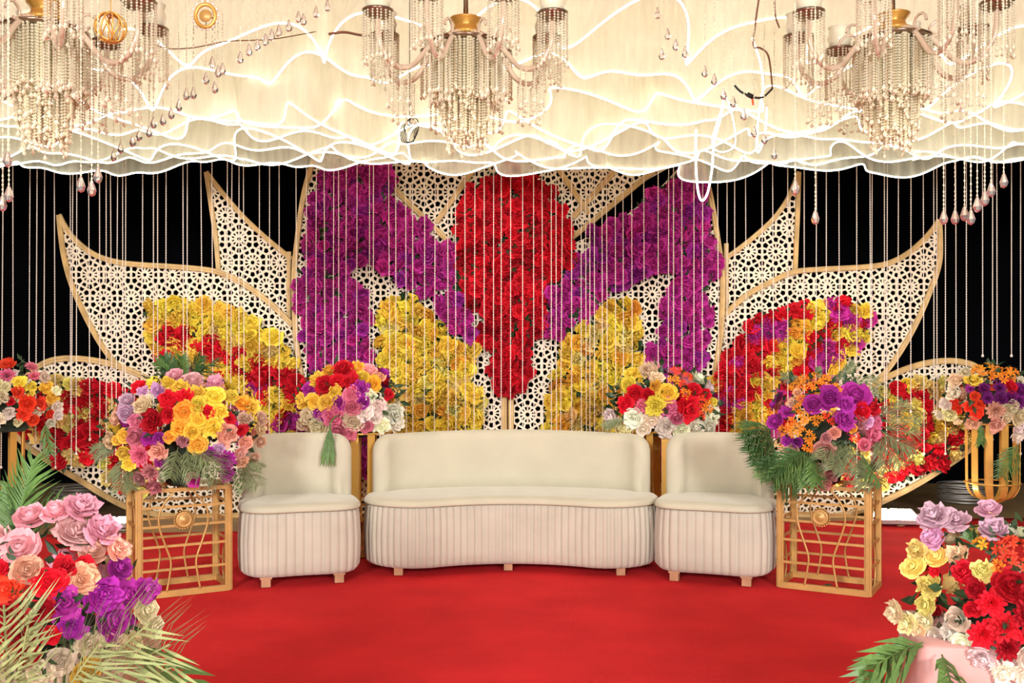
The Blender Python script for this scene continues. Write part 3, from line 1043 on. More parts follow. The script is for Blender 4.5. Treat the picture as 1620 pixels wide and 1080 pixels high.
# ------------------------------------------------------------------ hanging crystal spirals
def strand_to(parent, px, py, Y, drop=0.017):
    """bead string from the ceiling with a faceted crystal at its end"""
    p = P(px, py, Y)
    L = 3.77 - p.z
    org = parent.location
    b = MB()
    n = int(min(L, 1.3) / 0.016)
    for q in range(n):
        z = p.z + 0.03 + q * 0.016 + (0.01 if (q // 5) % 2 else 0)
        r = 0.0042
        if (q % 7) == 6:
            continue
        b.add([(p.x + r, p.y, z), (p.x, p.y + r, z), (p.x - r, p.y, z), (p.x, p.y - r, z), (p.x, p.y, z + 0.0075), (p.x, p.y, z - 0.0075)],
              [(0, 1, 4), (1, 2, 4), (2, 3, 4), (3, 0, 4), (1, 0, 5), (2, 1, 5), (3, 2, 5), (0, 3, 5)])
    b.tube([(p.x, p.y, p.z + 0.02), (p.x, p.y, 3.77)], 0.0012, 3)
    b.v = [(v[0] - org.x, v[1] - org.y, v[2] - org.z) for v in b.v]
    s = b.build('bead_strand', M['crystal'], parent)
    d = MB()
    d.lathe([(0.0008, 0.03), (drop * 0.4, 0.018), (drop, -0.012), (drop * 0.72, -0.026), (0.0008, -0.033)], c=p - org, n=8)
    d.build('crystal_drop', M['clear'], s)

def pendant(pts, Y, label, dY=0.0):
    c = P(sum(p[0] for p in pts) / len(pts), 0, Y)
    root = empty('crystal_pendant', (c.x, Y, 3.70), 0, label, 'crystal pendant', 'hanging crystal pendants')
    b = MB()
    xs = [P(p[0], 0, Y).x for p in pts]
    rr = max(0.05, (max(xs) - min(xs)) / 2)
    b.tube([(rr * math.cos(2 * PI * k / 24), 0.06 * math.sin(2 * PI * k / 24), 0.06) for k in range(24)], 0.006, 6, closed=True)
    b.build('hanging_ring', M['steel'], root)
    n = len(pts)
    for i, (x, y) in enumerate(pts):
        strand_to(root, x, y, Y + dY * math.cos(PI * 2 * i / max(1, n)))
pendant([(180, 245), (191, 233), (210, 222), (220, 213), (236, 207), (243, 193), (258, 188), (271, 178), (283, 166), (295, 148), (306, 146), (326, 123), (340, 137), (345, 112), (336, 98), (352, 108), (380, 90), (394, 78), (407, 70), (420, 62), (430, 54), (441, 48), (457, 40), (472, 26), (480, 30), (500, 18), (518, 8)], 4.7, 'long rising spiral of crystal drops beside the gold frame ornament', 0.12)
pendant([(1493, 342), (1511, 342), (1526, 336), (1536, 342), (1546, 322), (1558, 312), (1568, 298), (1588, 284)], 3.7, 'cluster of long strands ending in crystal drops above the lily bouquet', 0.08)
pendant([(1040, 20), (1047, 85), (1056, 53), (1069, 70), (1084, 82), (1115, 112), (1130, 125), (1145, 148), (1160, 160), (1177, 180), (1193, 207), (1209, 218), (1225, 242)], 4.8, 'descending row of crystal drops by the dangling rope light loop', 0.1)
pendant([(1290, 342)], 3.8, 'single long strand with a crystal drop above the upper lattice petal')
pendant([(1258, 295)], 3.6, 'single strand with a crystal drop at the tip of the upper lattice petal')
pendant([(128, 290), (145, 296), (155, 275)], 3.45, 'three close strands with crystal drops beside the chandelier by the wire globe', 0.04)
pendant([(4, 320), (12, 250), (14, 305)], 3.45, 'strands with crystal drops hanging above the coral bouquet', 0.04)

# gold ornaments under the ceiling
g = empty('wire_globe', P(175, 68, 3.55), 0, 'gold wire globe ornament beside a chandelier', 'ornament')
for k in range(9):
    b = MB()
    R = 0.055
    rot = Matrix.Rotation(PI * k / 9, 3, 'Z') @ Matrix.Rotation(0.35 * math.sin(k * 2.1), 3, 'X')
    b.tube([rot @ Vector((R * math.cos(2 * PI * q / 20), 0, R * math.sin(2 * PI * q / 20))) + Vector((0, 0, 0.055)) for q in range(20)], 0.0028, 5, closed=True)
    b.build('wire_ring', M['brass'], g, True)
b = MB(); b.tube([(0, 0, 0.11), (0, 0, 3.77 - g.location.z)], 0.002, 4); b.build('hanging_wire', M['brass'], g)
g = empty('ring_ornament', P(325, 25, 4.5), 0, 'gold ring ornament set with pearls hanging before the fabric', 'ornament')
b = MB(); b.tube([(0.045 * math.cos(2 * PI * q / 24), 0, 0.052 * math.sin(2 * PI * q / 24)) for q in range(24)], 0.009, 8, closed=True); b.build('ring', M['brass'], g, True)
b = MB(); b.lathe([(0.001, -0.01), (0.028, -0.006), (0.03, 0.0), (0.028, 0.006), (0.001, 0.01)], n=12)
b.v = [(x, z * 0.6, y) for x, y, z in b.v]; b.build('plaque', M['gold'], g, True)
for q in range(14):
    b = MB(); a = 2 * PI * q / 14
    b.lathe([(0.0005, -0.007), (0.006, -0.003), (0.006, 0.003), (0.0005, 0.007)], c=(0.06 * math.cos(a), -0.004, 0.066 * math.sin(a)), n=6); b.build('pearl', M['pearl'], g, True)
b = MB(); b.tube([(0, 0, 0.06), (0, 0, 3.77 - g.location.z)], 0.002, 4); b.build('hanging_wire', M['brass'], g)

# cables and rope light loops
def cable(name, px, Y, r, material, label, cat, n=8, sides=6):
    pts = [P(p[0], p[1], Y + (p[2] if len(p) > 2 else 0)) for p in px]
    root = pts[0].copy()
    b = MB(); b.tube([p - root for p in smooth_line(pts, n)], r, sides)
    o = b.build(name, material, None if label else canopy, True)
    o.location = root if label else root - canopy.location
    return tag(o, label, cat) if label else o
cable('rope_light_loop', [(1101, 205), (1101, 260), (1104, 300), (1110, 317), (1119, 306), (1126, 270), (1130, 225), (1140, 185), (1146, 150)], 5.2, 0.0052, M['led'], None, None)
cable('rope_light_loop', [(1190, 60), (1203, 100), (1207, 140), (1200, 180), (1198, 240), (1210, 215), (1213, 170)], 5.2, 0.0045, M['led'], None, None)
cable('rope_light_loop', [(1146, 160), (1128, 215), (1130, 235), (1146, 240), (1163, 228), (1160, 190), (1150, 155)], 5.25, 0.0028, M['led'], None, None)
g = empty('cable_bundle', P(1165, 140, 5.15), 0, 'brown and black cables with an orange tag among the rope light loops', 'cable')
def gpt(px, py, dy=0): return P(px, py, 5.15 + dy) - g.location
b = MB(); b.tube(smooth_line([gpt(1204, -140), gpt(1203, -30), gpt(1196, 30), gpt(1192, 72), gpt(1203, 76), gpt(1216, 90), gpt(1222, 140)], 6), 0.005, 6); b.build('brown_cable', M['brownwire'], g, True)
b = MB(); b.tube(smooth_line([gpt(1162, 135), (gpt(1172, 145)), gpt(1190, 153), gpt(1206, 154), gpt(1222, 140)], 5), 0.006, 6); b.build('black_cable', M['dark'], g, True)
b = MB(); b.tube([gpt(1182, 149), gpt(1192, 154)], 0.013, 8); b.build('plug', M['dark'], g, True)
b = MB(); b.bar(gpt(1190, 150), gpt(1192, 166), 0.012, 0.01); b.build('orange_tag', M['orange'], g)
cable('brown_cable', [(1223, -140), (1225, -30), (1226, 20), (1233, 44)], 5.1, 0.005, M['brownwire'], 'short brown cable hanging above the tangled connector', 'cable')
cable('wire_line', [(648, -140), (648, 60), (648, 150), (648, 200)], 5.1, 0.002, M['dark'], 'thin straight black wire carrying the tangled wire bundle', 'wire')
g = empty('wire_bundle', P(648, 226, 5.1), 0, 'small tangled bundle of black wire hanging in front of the ruffles', 'wire')
for k in range(5):
    b = MB()
    w, h, t = 0.018 + 0.007 * k, 0.05 + 0.004 * k, 0.2 * (k - 2)
    b.tube([(w * math.cos(a) + t * 0.04 * math.sin(a), 0.012 * math.sin(a * 2 + k), h + h * math.sin(a)) for a in [2 * PI * q / 20 for q in range(20)]], 0.0022, 4, closed=True)
    b.build('wire_loop', M['dark'], g)
cable('wooden_stick', [(520, 54), (545, 51), (575, 56, 0.15), (620, 58, 0.5)], 5.2, 0.007, M['brownwire'], 'bare wooden stick poking out of the fabric beside the chandelier above the sofa', 'stick')
cable('brown_cable', [(200, -150, -0.1), (215, 0, -0.1), (235, 60), (262, 76), (300, 76), (330, 71), (362, 65), (430, 62), (500, 50, 0.35)], 5.2, 0.003, M['brownwire'], 'thin brown cable strung across the fabric below the pearl ring ornament', 'cable')

# ------------------------------------------------------------------ gold box stands
def box_stand(fl, fr, D, H, label):
    """fl, fr: front bottom corners (x,y) left and right"""
    fl, fr = Vector(fl), Vector(fr)
    w = (fr - fl).length
    ang = math.atan2(fr.y - fl.y, fr.x - fl.x)
    root = empty('gold_box_stand', (fl.x, fl.y, 0), ang, label, 'flower stand', 'gold box stands')
    pw = 0.042
    for x, y in ((pw / 2, pw / 2), (w - pw / 2, pw / 2), (pw / 2, D - pw / 2), (w - pw / 2, D - pw / 2)):
        b = MB(); b.box((x, y, H / 2), (pw, pw * 0.5, H)); b.box((x + (0.012 if x < w / 2 else -0.012) * 0, y, H / 2), (pw * 0.5, pw, H)); b.build('corner_post', M['gold'], root)
    for z, t in ((0.016, 0.036), (H - 0.008, 0.022)):
        for y in (0.012, D - 0.012):
            b = MB(); b.box((w / 2, y, z), (w - pw, 0.022, t)); b.build('rail', M['gold'], root)
        for x in (0.012, w - 0.012):
            b = MB(); b.box((x, D / 2, z), (0.022, D - pw, t)); b.build('rail', M['gold'], root)
    bars = [0.155, 0.29, 0.405, 0.515]
    for y, s in ((0.012, 1), (D - 0.012, 1)):
        for q in bars:
            b = MB(); b.box((w / 2, y, q * H / 0.62), (w - pw, 0.010, 0.014)); b.build('cross_bar', M['gold'], root)
        for sgn in (-1, 1):
            prof = [(0.055, H - 0.02), (0.10, H - 0.07), (0.135, H - 0.14), (0.135, H - 0.22), (0.10, H - 0.33), (0.072, H - 0.42), (0.078, H - 0.50), (0.095, 0.03)]
            b = MB(); b.tube(smooth_line([(w / 2 - 0.01 + sgn * px, y - 0.012 * s, pz) for px, pz in prof], 5), 0.0062, 6); b.build('curved_rod', M['gold'], root, True)
    for x in (0.012, w - 0.012):
        for q in bars:
            b = MB(); b.box((x, D / 2, q * H / 0.62), (0.010, D - pw, 0.014)); b.build('cross_bar', M['gold'], root)
        b = MB(); b.tube(smooth_line([(x, D / 2 - 0.03 + 0.05 * math.sin(k * 1.2), H * k / 6) for k in range(7)], 5), 0.006, 6); b.build('curved_rod', M['gold'], root, True)
    # medallion
    b = MB()
    b.lathe([(0.001, 0.028), (0.02, 0.024), (0.032, 0.012), (0.037, 0.016), (0.046, 0.014), (0.05, 0.0), (0.001, -0.002)], n=24)
    b.v = [(x + w / 2 - 0.01, -0.006 - z, y + 0.44 * H / 0.62) for x, y, z in b.v]
    md = b.build('medallion', M['gold'], root, True)
    for k in range(22):
        a = 2 * PI * k / 22
        b = MB(); b.lathe([(0.0005, -0.007), (0.0075, 0.0), (0.0005, 0.007)], c=(w / 2 - 0.01 + 0.054 * math.cos(a), -0.009, 0.44 * H / 0.62 + 0.054 * math.sin(a)), n=6); b.build('medallion_bead', M['gold'], md, True)
    # grid top that carries the pot
    for k in range(1, 6):
        b = MB(); b.box((w * k / 6, D / 2, H - 0.006), (0.012, D - 0.03, 0.01)); b.build('top_slat', M['gold'], root)
    return root, w, ang
boxL, wL, aL = box_stand((-2.144, 5.58), (-1.668, 5.855), 0.36, 0.624, 'openwork gold box stand with medallion under the pink and yellow roses')
boxR, wR, aR = box_stand((1.598, 5.93), (2.074, 5.655), 0.36, 0.624, 'openwork gold box stand with medallion under the purple roses and palms')

# ------------------------------------------------------------------ gold goblet stands
def goblet(x, y, label, H=0.87, n=11, rot=0.0, R=0.205):
    root = empty('gold_goblet_stand', (x, y, 0), rot, label, 'flower stand', 'gold slatted goblet stands')
    prof = [(R, H), (R * 1.0, H - 0.12), (R * 0.99, H - 0.3), (R * 0.98, H - 0.48), (R * 0.94, H - 0.54), (R * 0.75, H - 0.60), (R * 0.4, H - 0.635), (0.035, H - 0.66), (0.028, H - 0.70), (0.034, H - 0.76), (0.075, H - 0.82), (0.15, H - 0.862)]
    w = 0.027
    for k in range(n):
        a = 2 * PI * k / n
        ca, sa = math.cos(a), math.sin(a)
        mid = smooth_line([(r, z, 0) for r, z in (prof if k % 2 == 0 else prof[:8])], 3)
        vs = []
        for i, p in enumerate(mid):
            r, z = p.x, p.y
            ww = min(w, r * 0.5)
            for dr in (0.0, -0.005):
                for s in (-1, 1):
                    vs.append(((r + dr) * ca - s * ww * sa, (r + dr) * sa + s * ww * ca, max(z, 0.004 + (0.005 if dr == 0 else 0))))
        fs = []
        for i in range(len(mid) - 1):
            o, q = i * 4, i * 4 + 4
            fs += [(o, o + 1, q + 1, q), (o + 3, o + 2, q + 2, q + 3), (o + 2, o, q, q + 2), (o + 1, o + 3, q + 3, q + 1)]
        b = MB(); b.add(vs, fs); b.build('slat', M['brass'], root)
    for r, z in ((R + 0.006, H - 0.006), (R + 0.004, H - 0.49), (0.038, H - 0.69)):
        b = MB(); b.tube([(r * math.cos(2 * PI * q / 36), r * math.sin(2 * PI * q / 36), z) for q in range(36)], 0.0075, 6, closed=True); b.build('ring', M['brass'], root, True)
    b = MB(); b.lathe([(0.152, 0.0), (0.16, 0.0), (0.16, 0.012), (0.152, 0.012)], n=36); b.build('base_ring', M['brass'], root, True)
    return root
goblet(P(570, 0, 6.95).x, 6.95, 'gold slatted goblet stand in the gap under the red and pink bouquet', rot=0.1)
goblet(P(1052, 0, 7.1).x, 7.1, 'gold slatted goblet stand in the gap under the white and orange bouquet', rot=0.0)
goblet(P(-8, 0, 7.45).x, 7.45, 'gold slatted goblet stand under the coral and yellow bouquet', rot=0.2, n=10)
goblet(P(1570, 0, 8.0).x, 8.0, 'gold slatted goblet stand under the orange lily and deep purple bouquet', rot=0.15)

# ------------------------------------------------------------------ flower arrangements
def frond_mesh(L, W, n, droop, fine, material, seed, vee=0.9):
    """palm frond growing along +X from the origin, leaflets either side, drooping to -Z"""
    rng = random.Random(seed)
    b = MB()
    def at(t):
        return Vector((L * t, 0, -droop * L * t * t + 0.08 * L * t))
    b.tube([at(q / 8) for q in range(9)], 0.0028, 4)
    for k in range(n):
        t = 0.12 + 0.88 * k / n
        for s in (-1, 1):
            p = at(t)
            ll = W * (0.45 + 0.75 * math.sin(PI * min(1, 0.15 + t * 0.8))) * rng.uniform(0.8, 1.15)
            d = Vector((vee, s * rng.uniform(0.55, 0.95), rng.uniform(-0.15, 0.35))).normalized()
            e = p + d * ll
            e.z -= ll * 0.22
            m = p + d * ll * 0.5
            u = Vector((d.y, -d.x, 0)).normalized() * fine
            b.add([p - u * 0.5, p + u * 0.5, m + u + Vector((0, 0, fine * 0.6)), m - u + Vector((0, 0, -fine * 0.2)), e], [(0, 1, 2, 3), (3, 2, 4)])
    return b.mesh('palm_frond_%d' % seed, material, False)

FR = {}
def frond(parent, base, tip, kind, rng, up=(0, 0, 1)):
    """place a frond from base to tip (both relative to parent)"""
    base, tip = Vector(base), Vector(tip)
    d = tip - base
    key = (kind, round(d.length * 12))
    if key not in FR:
        L = max(0.08, round(d.length * 12) / 12)
        spec = {'palm': (0.42, 22, 0.12, 0.0046, M['palm']), 'deep': (0.44, 26, 0.12, 0.0042, M['palm_dark']), 'pine': (0.38, 34, 0.1, 0.0022, M['pine']), 'pale': (0.5, 15, 0.1, 0.0042, M['palm_pale']), 'spray': (0.3, 16, 0.05, 0.003, M['palm']), 'blade': (0.5, 7, 0.2, 0.008, M['palm'])}[kind]
        FR[key] = frond_mesh(L, L * spec[0], spec[1], spec[2], spec[3], spec[4], len(FR) + 1, {'blade': 1.6, 'spray': 3.0}.get(kind, 0.9))
    x = d.normalized()
    z = Vector((rng.uniform(-0.3, 0.3), -0.75, 0.7))
    z = (z - x * z.dot(x)).normalized()
    y = z.cross(x)
    q = Matrix((x, y, z)).transposed().to_quaternion()
    return link('palm_frond', FR[key], parent, base, q)

def arrangement(name, label, c_px, Y, r_px, ry, spec, ox, oy, s, fronds, seed, zfloor, back=0.45, leaves=160, core=0.07, plinth=None, draped=()):
    """dome of flowers: c_px centre, r_px radii in px; spec 'x,y,r,code[kind];...' in crop coordinates.
    core = radius of the foam base; plinth = (loc, rz, w, d, h) that the bouquet spills over; draped = fronds with an over-the-edge stem"""
    rng = random.Random(seed)
    C = P(c_px[0], c_px[1], Y)
    rx, rz = r_px[0] * Y / F, r_px[1] * Y / F
    root = empty(name, (C.x, C.y, zfloor), 0, label, 'flower arrangement', 'flower arrangements')
    O = root.location
    cz = C.z - zfloor
    b = MB()
    if core > 0.1:
        b.lathe([(core - 0.03, -0.03), (core, -0.004), (core * 0.95, 0.02), (min(0.16, rx * 0.6), max(0.06, cz - rz * 0.25)), (0.05, max(0.08, cz + rz * 0.2))], n=18)
    else:
        b.lathe([(0.07, 0.0), (0.10, 0.02), (min(0.16, rx * 0.6), max(0.06, cz - rz * 0.25)), (0.05, max(0.08, cz + rz * 0.2))], n=14)
    b.build('foam_core', M['foam'], root, True)
    def clear(p, r):
        """keep what hangs below the plinth top in front of, or beside, the plinth"""
        if plinth is None:
            return p
        loc, prz, w, d, h = plinth
        m = Matrix.Rotation(-prz, 3, 'Z')
        q = m @ (p + O - Vector(loc))
        if q.z < h + 0.25 * r and abs(q.x) < w / 2 + 0.5 * r and q.y > -d / 2 - 0.5 * r:
            front = q.y + d / 2 + 0.5 * r
            side = w / 2 + 0.5 * r - abs(q.x)
            lift = h + 0.25 * r - q.z
            if lift < front and lift < side:
                q.z = h + 0.25 * r
            elif side < front:
                q.x = math.copysign(w / 2 + 0.5 * r, q.x)
            else:
                q.y = -d / 2 - 0.5 * r
        return m.transposed() @ q + Vector(loc) - O
    def dome(X, Z):
        dx, dz = (X - C.x) / rx, (Z - C.z) / rz
        q = dx * dx + dz * dz * (1.0 if dz > 0 else 0.3)
        ny = math.sqrt(max(0.04, 1 - q))
        return Vector((X - O.x, -ry * ny, Z - zfloor)), Vector((dx / rx, -ny / ry, dz / rz)).normalized()
    items = []
    for e in spec.split(';'):
        e = e.strip()
        if not e: continue
        a, bb, r, cd = e.split(',')
        kind = {'c': 'carnation', 'l': 'lily'}[cd[1]] if len(cd) > 1 else 'rose'
        px, py, rr = ox + float(a) / s, oy + float(bb) / s, float(r) / s * Y / F
        g = P(px, py, Y - ry * 0.7)
        p, nrm = dome(g.x, g.z)
        nrm = (nrm + Vector((0, -0.45, 0.12)) + Vector((rng.gauss(0, 0.15), 0, rng.gauss(0, 0.15)))).normalized()
        items.append([kind, cd[0], p, nrm, rr])
    codes = [(it[1], it[0]) for it in items]
    mean = sum(it[4] for it in items) / len(items)
    for k in range(int(len(codes) * back)):     # the far side of the dome
        a = rng.uniform(0.1, PI - 0.1); h = rng.uniform(-0.4, 0.9)
        w = math.sqrt(1 - h * h)
        n = Vector((w * math.cos(a), w * math.sin(a), h))
        p = Vector((n.x * rx * 0.92, n.y * ry * 0.92, cz + n.z * rz * 0.9))
        code, kind = rng.choice(codes)
        items.append([kind, code, p, n, mean * rng.uniform(0.85, 1.15)])
    start = [it[2].copy() for it in items]
    for step in range(30):                      # neighbours make room for each other
        for i in range(len(items)):
            for k in range(i + 1, len(items)):
                dv = items[k][2] - items[i][2]
                need = 0.80 * (items[i][4] + items[k][4])
                L = dv.length
                if L < need:
                    dv = dv / L if L > 1e-5 else Vector((rng.gauss(0, 1), rng.gauss(0, 1), rng.gauss(0, 1))).normalized()
                    items[i][2] -= dv * (need - L) * 0.22
                    items[k][2] += dv * (need - L) * 0.22
        for i, it in enumerate(items):
            mv = it[2] - start[i]
            if mv.length > 0.75 * it[4]:
                it[2] = start[i] + mv.normalized() * 0.75 * it[4]
            it[2] = clear(it[2], it[4])
    for kind, code, p, nrm, rr in items:
        flower(root, kind, code, p, nrm, rr * 0.96, rng)
    lf = MB()
    for k in range(leaves):
        a = rng.uniform(0, 2 * PI); h = rng.uniform(-0.45, 1)
        w = math.sqrt(1 - h * h)
        n = Vector((w * math.cos(a), w * math.sin(a), h))
        f = rng.uniform(0.78, 1.0)
        p = clear(Vector((n.x * rx * f, n.y * ry * f, cz + n.z * rz * f)), mean)
        t = Vector((rng.gauss(0, 1), rng.gauss(0, 1), rng.gauss(0, 1)))
        add_leaf(lf, p, t + n * 0.7, n, mean * rng.uniform(1.0, 1.9), mean * rng.uniform(0.3, 0.5))
    lf.build('leaves', M['leaf'], root)['kind'] = 'stuff'
    for fd in fronds:
        kind, bx, by, tx, ty = fd[:5]
        dyb, dyt = (fd[5], fd[6]) if len(fd) > 6 else (-ry * 0.7, -ry * 1.25)
        B = clear(P(ox + bx / s, oy + by / s, Y + dyb) - O, 0.05)
        T = clear(P(ox + tx / s, oy + ty / s, Y + dyt) - O, 0.05)
        frond(root, B, T, kind, rng)
        if kind in ('spray', 'pale'):           # stem leading from the bouquet over the edge to the frond
            st = MB()
            top = max(0.03, B.z) + 0.035
            st.tube(smooth_line([(B.x * 0.7, -ry * 0.35, top), (B.x * 0.9, (B.y - ry * 0.5) / 2, top + 0.012), (B.x, B.y + 0.012, top - 0.02), tuple(B)], 4), 0.003, 5)
            st.build('palm_stem', M['palm'], root, True)
    return root

SA = '310,245,50,r;355,270,45,l;475,265,55,l;240,350,60,l;270,440,70,l;375,380,60,c;560,160,60,t;420,205,50,y;540,205,50,y;645,250,65,y;710,195,70,t;860,215,75,t;570,330,75,r;680,320,60,r;770,295,60,y;880,310,65,y;690,410,75,a;790,370,60,y;600,440,55,r;470,490,85,d;930,430,55,y;840,420,45,r;670,540,60,a;790,495,60,y;890,540,70,y;590,605,50,a;770,580,55,y;800,660,70,y;335,510,55,k;355,590,70,k;440,610,50,p;525,615,45,p;690,630,40,s;245,605,55,y;170,640,40,y;155,480,50,b;90,645,55,b;230,735,55,y;265,815,45,y;365,740,85,kc;515,720,60,e;530,785,45,p;440,890,80,sc;350,920,50,s;460,960,60,s;980,590,75,e;1000,480,50,rc;1070,570,60,rc;1060,370,60,a;1110,400,55,y;1085,490,50,b;1090,670,55,e;1190,490,50,b;1180,570,50,b;1180,670,50,b;850,720,55,p;970,790,75,pc;970,890,65,pc;930,700,40,l;1060,750,45,e;1060,810,45,e;1130,790,40,b;980,310,50,y;750,930,50,m'
cA = boxL.matrix_basis @ Vector((wL / 2, 0.18, 0))
YA = cA.y
arrangement('rose_arrangement', 'bouquet of yellow, pink, lilac and red roses on a gold box stand', (290, 672), YA, (122, 92), 0.33, SA, 150, 560, 4.696,
            [('deep', 620, 190, 520, 20, 0.1, 0.05), ('palm', 660, 190, 640, -10, 0.1, 0.0), ('deep', 720, 190, 790, 10, 0.1, 0.05), ('palm', 600, 190, 460, 60, 0.1, 0.0), ('deep', 740, 190, 880, 50, 0.1, 0.0),
             ('pine', 620, 690, 560, 900), ('pine', 680, 690, 720, 930), ('pine', 740, 690, 900, 930), ('pine', 720, 680, 940, 840), ('pine', 260, 780, 180, 1020, -0.1, -0.3), ('pine', 290, 800, 270, 1010, -0.1, -0.3), ('pine', 230, 760, 120, 940, -0.1, -0.2),
             ('pine', 1080, 800, 1200, 960, -0.05, -0.2), ('pine', 1060, 820, 1110, 1000, -0.1, -0.3), ('pine', 1100, 770, 1260, 860, -0.05, -0.15), ('pine', 200, 670, 10, 770, -0.1, -0.15), ('pine', 180, 660, 0, 700, -0.1, -0.1)], 31, 0.622)
SB = '570,180,50,ol;640,160,50,ol;700,180,50,ol;540,240,50,ol;600,230,50,ol;680,240,50,ol;760,255,50,ol;480,240,45,ol;510,340,50,ol;480,400,45,ol;520,460,55,ol;590,480,50,ol;450,520,50,ol;400,590,55,ol;450,580,50,ol;545,610,50,ol;540,680,45,ol;390,700,45,ol;340,760,45,ol;490,500,45,ol;690,330,90,p;590,370,65,p;890,340,95,p;810,470,80,p;810,390,60,p;340,510,60,p;420,430,50,p;410,640,45,p;990,400,75,r;940,430,60,r;1075,405,40,w;920,470,50,s;975,490,45,l;1030,560,65,k;1040,520,50,k;955,670,45,k;1060,680,50,k;1055,770,35,k;650,690,70,s;660,625,40,s;710,580,45,e;690,850,65,s;650,850,50,s;700,890,45,s;670,960,50,s;930,830,40,s;1070,820,50,b;290,640,60,b;440,700,50,b;290,770,50,b;280,600,45,g;660,450,35,nl;715,425,30,y;700,490,35,nl;860,580,50,nl;840,540,35,a;500,290,35,e;450,370,35,e;460,640,40,u'
cB = boxR.matrix_basis @ Vector((wR / 2, 0.18, 0))
YBX = cB.y
arrangement('rose_arrangement', 'bouquet of big purple roses, orange lilies and spreading palm fronds on a gold box stand', (1302, 672), YBX, (92, 88), 0.3, SB, 1160, 560, 4.697,
            [('deep', 300, 560, 50, 560), ('deep', 300, 580, 50, 650), ('deep', 310, 620, 100, 740), ('deep', 310, 640, 160, 830), ('palm', 330, 740, 210, 900),
             ('palm', 560, 720, 330, 890), ('palm', 560, 720, 270, 960), ('palm', 560, 730, 430, 980), ('palm', 570, 730, 530, 990), ('deep', 560, 720, 240, 850), ('deep', 600, 740, 330, 1040), ('palm', 580, 730, 610, 960),
             ('pine', 840, 640, 820, 900), ('pine', 820, 640, 720, 870), ('pine', 860, 640, 930, 880), ('pine', 800, 640, 640, 780), ('pine', 960, 740, 1030, 960), ('pine', 960, 740, 960, 1000), ('palm', 940, 740, 1070, 920),
             ('pine', 1080, 560, 1340, 740), ('pine', 1080, 600, 1230, 800), ('pine', 1060, 620, 1130, 840), ('pine', 1090, 540, 1390, 600, 0, 0), ('pine', 1080, 500, 1360, 500, 0, 0), ('pine', 1050, 480, 1340, 350, 0.05, 0.1), ('pine', 1080, 600, 1310, 690),
             ('pine', 640, 200, 630, 50, 0.1, 0.1), ('pine', 560, 230, 380, 170, 0.1, 0.1), ('pine', 760, 210, 880, 90, 0.1, 0.1), ('pine', 780, 230, 1030, 200, 0.1, 0.1), ('pine', 790, 250, 1040, 290, 0.1, 0.1)], 32, 0.622)
SCC = '320,90,45,r;345,120,40,r;240,135,45,r;275,120,35,r;235,80,35,a;185,130,35,y;300,50,30,y;365,75,40,a;390,105,35,y;420,80,35,t;450,140,40,a;460,105,30,e;140,175,35,p;120,215,40,y;190,225,40,y;240,240,40,y;280,195,30,y;395,165,35,p;300,230,35,p;360,205,35,k;365,255,40,k;270,290,50,k;430,205,35,w;475,255,35,w;420,275,35,w;460,300,30,w;365,315,45,c;410,325,35,k;300,340,40,k;345,350,30,k;410,240,30,p;520,190,25,r;545,280,45,w;490,335,40,w;560,330,35,w;150,300,45,c;200,330,45,c;110,330,35,c;80,315,30,p;210,295,30,p'
arrangement('rose_arrangement', 'bouquet of red, yellow and pink roses over white ones beside the sofa', (552, 640), 6.95, (86, 66), 0.26, SCC, 440, 560, 3, [('spray', 245, 335, 235, 525, -0.55, -0.58), ('spray', 250, 335, 215, 500, -0.55, -0.58), ('spray', 248, 335, 258, 490, -0.55, -0.57)], 33, 0.865, core=0.202)
SDD = '185,90,35,y;165,145,40,y;270,75,40,c;290,60,30,t;295,120,35,c;400,75,32,nl;380,120,30,ol;420,150,30,nl;450,105,30,nl;470,170,35,r;200,185,40,r;150,235,45,r;245,195,35,r;320,200,50,y;290,245,45,y;295,155,30,a;340,270,40,k;430,245,55,r;500,230,34,nl;530,250,34,ol;500,295,34,nl;520,200,30,r;565,230,25,y;200,295,50,w;270,310,40,w;340,320,45,w;400,325,40,w;90,310,45,w;150,345,40,c;560,295,40,w;470,340,50,w;540,345,40,w;230,345,35,w;250,250,35,k;430,195,30,ol;370,290,35,k'
arrangement('rose_arrangement', 'bouquet of white, red and yellow roses with small orange lilies beside the sofa', (1050, 640), 7.1, (86, 64), 0.27, SDD, 940, 560, 3, [('pine', 150, 310, 45, 345, -0.25, -0.3)], 34, 0.865, core=0.202)
SE = '20,70,45,n;50,150,60,kc;150,90,50,kc;180,150,45,kc;40,300,50,c;50,230,40,c;130,215,50,y;130,260,40,n;255,240,55,y;240,165,40,c;190,230,35,y;180,350,60,n;230,360,45,n;160,420,45,n;95,335,30,r;310,320,45,y;330,365,45,w;290,445,35,n;340,445,35,w;290,500,35,w;200,475,40,n;325,270,35,w;80,420,45,w;30,450,50,w;130,480,30,c;215,425,30,c;190,300,30,y;-60,150,55,k;-80,260,55,y;-60,360,55,n;-120,420,50,w;-20,200,50,c'
arrangement('rose_arrangement', 'bouquet of coral, yellow, pink and white flowers on a goblet stand', (0, 632), 7.45, (80, 72), 0.33, SE, 0, 560, 4.5, [('blade', 320, 480, 340, 690, -0.1, -0.2)], 35, 0.865, core=0.202)
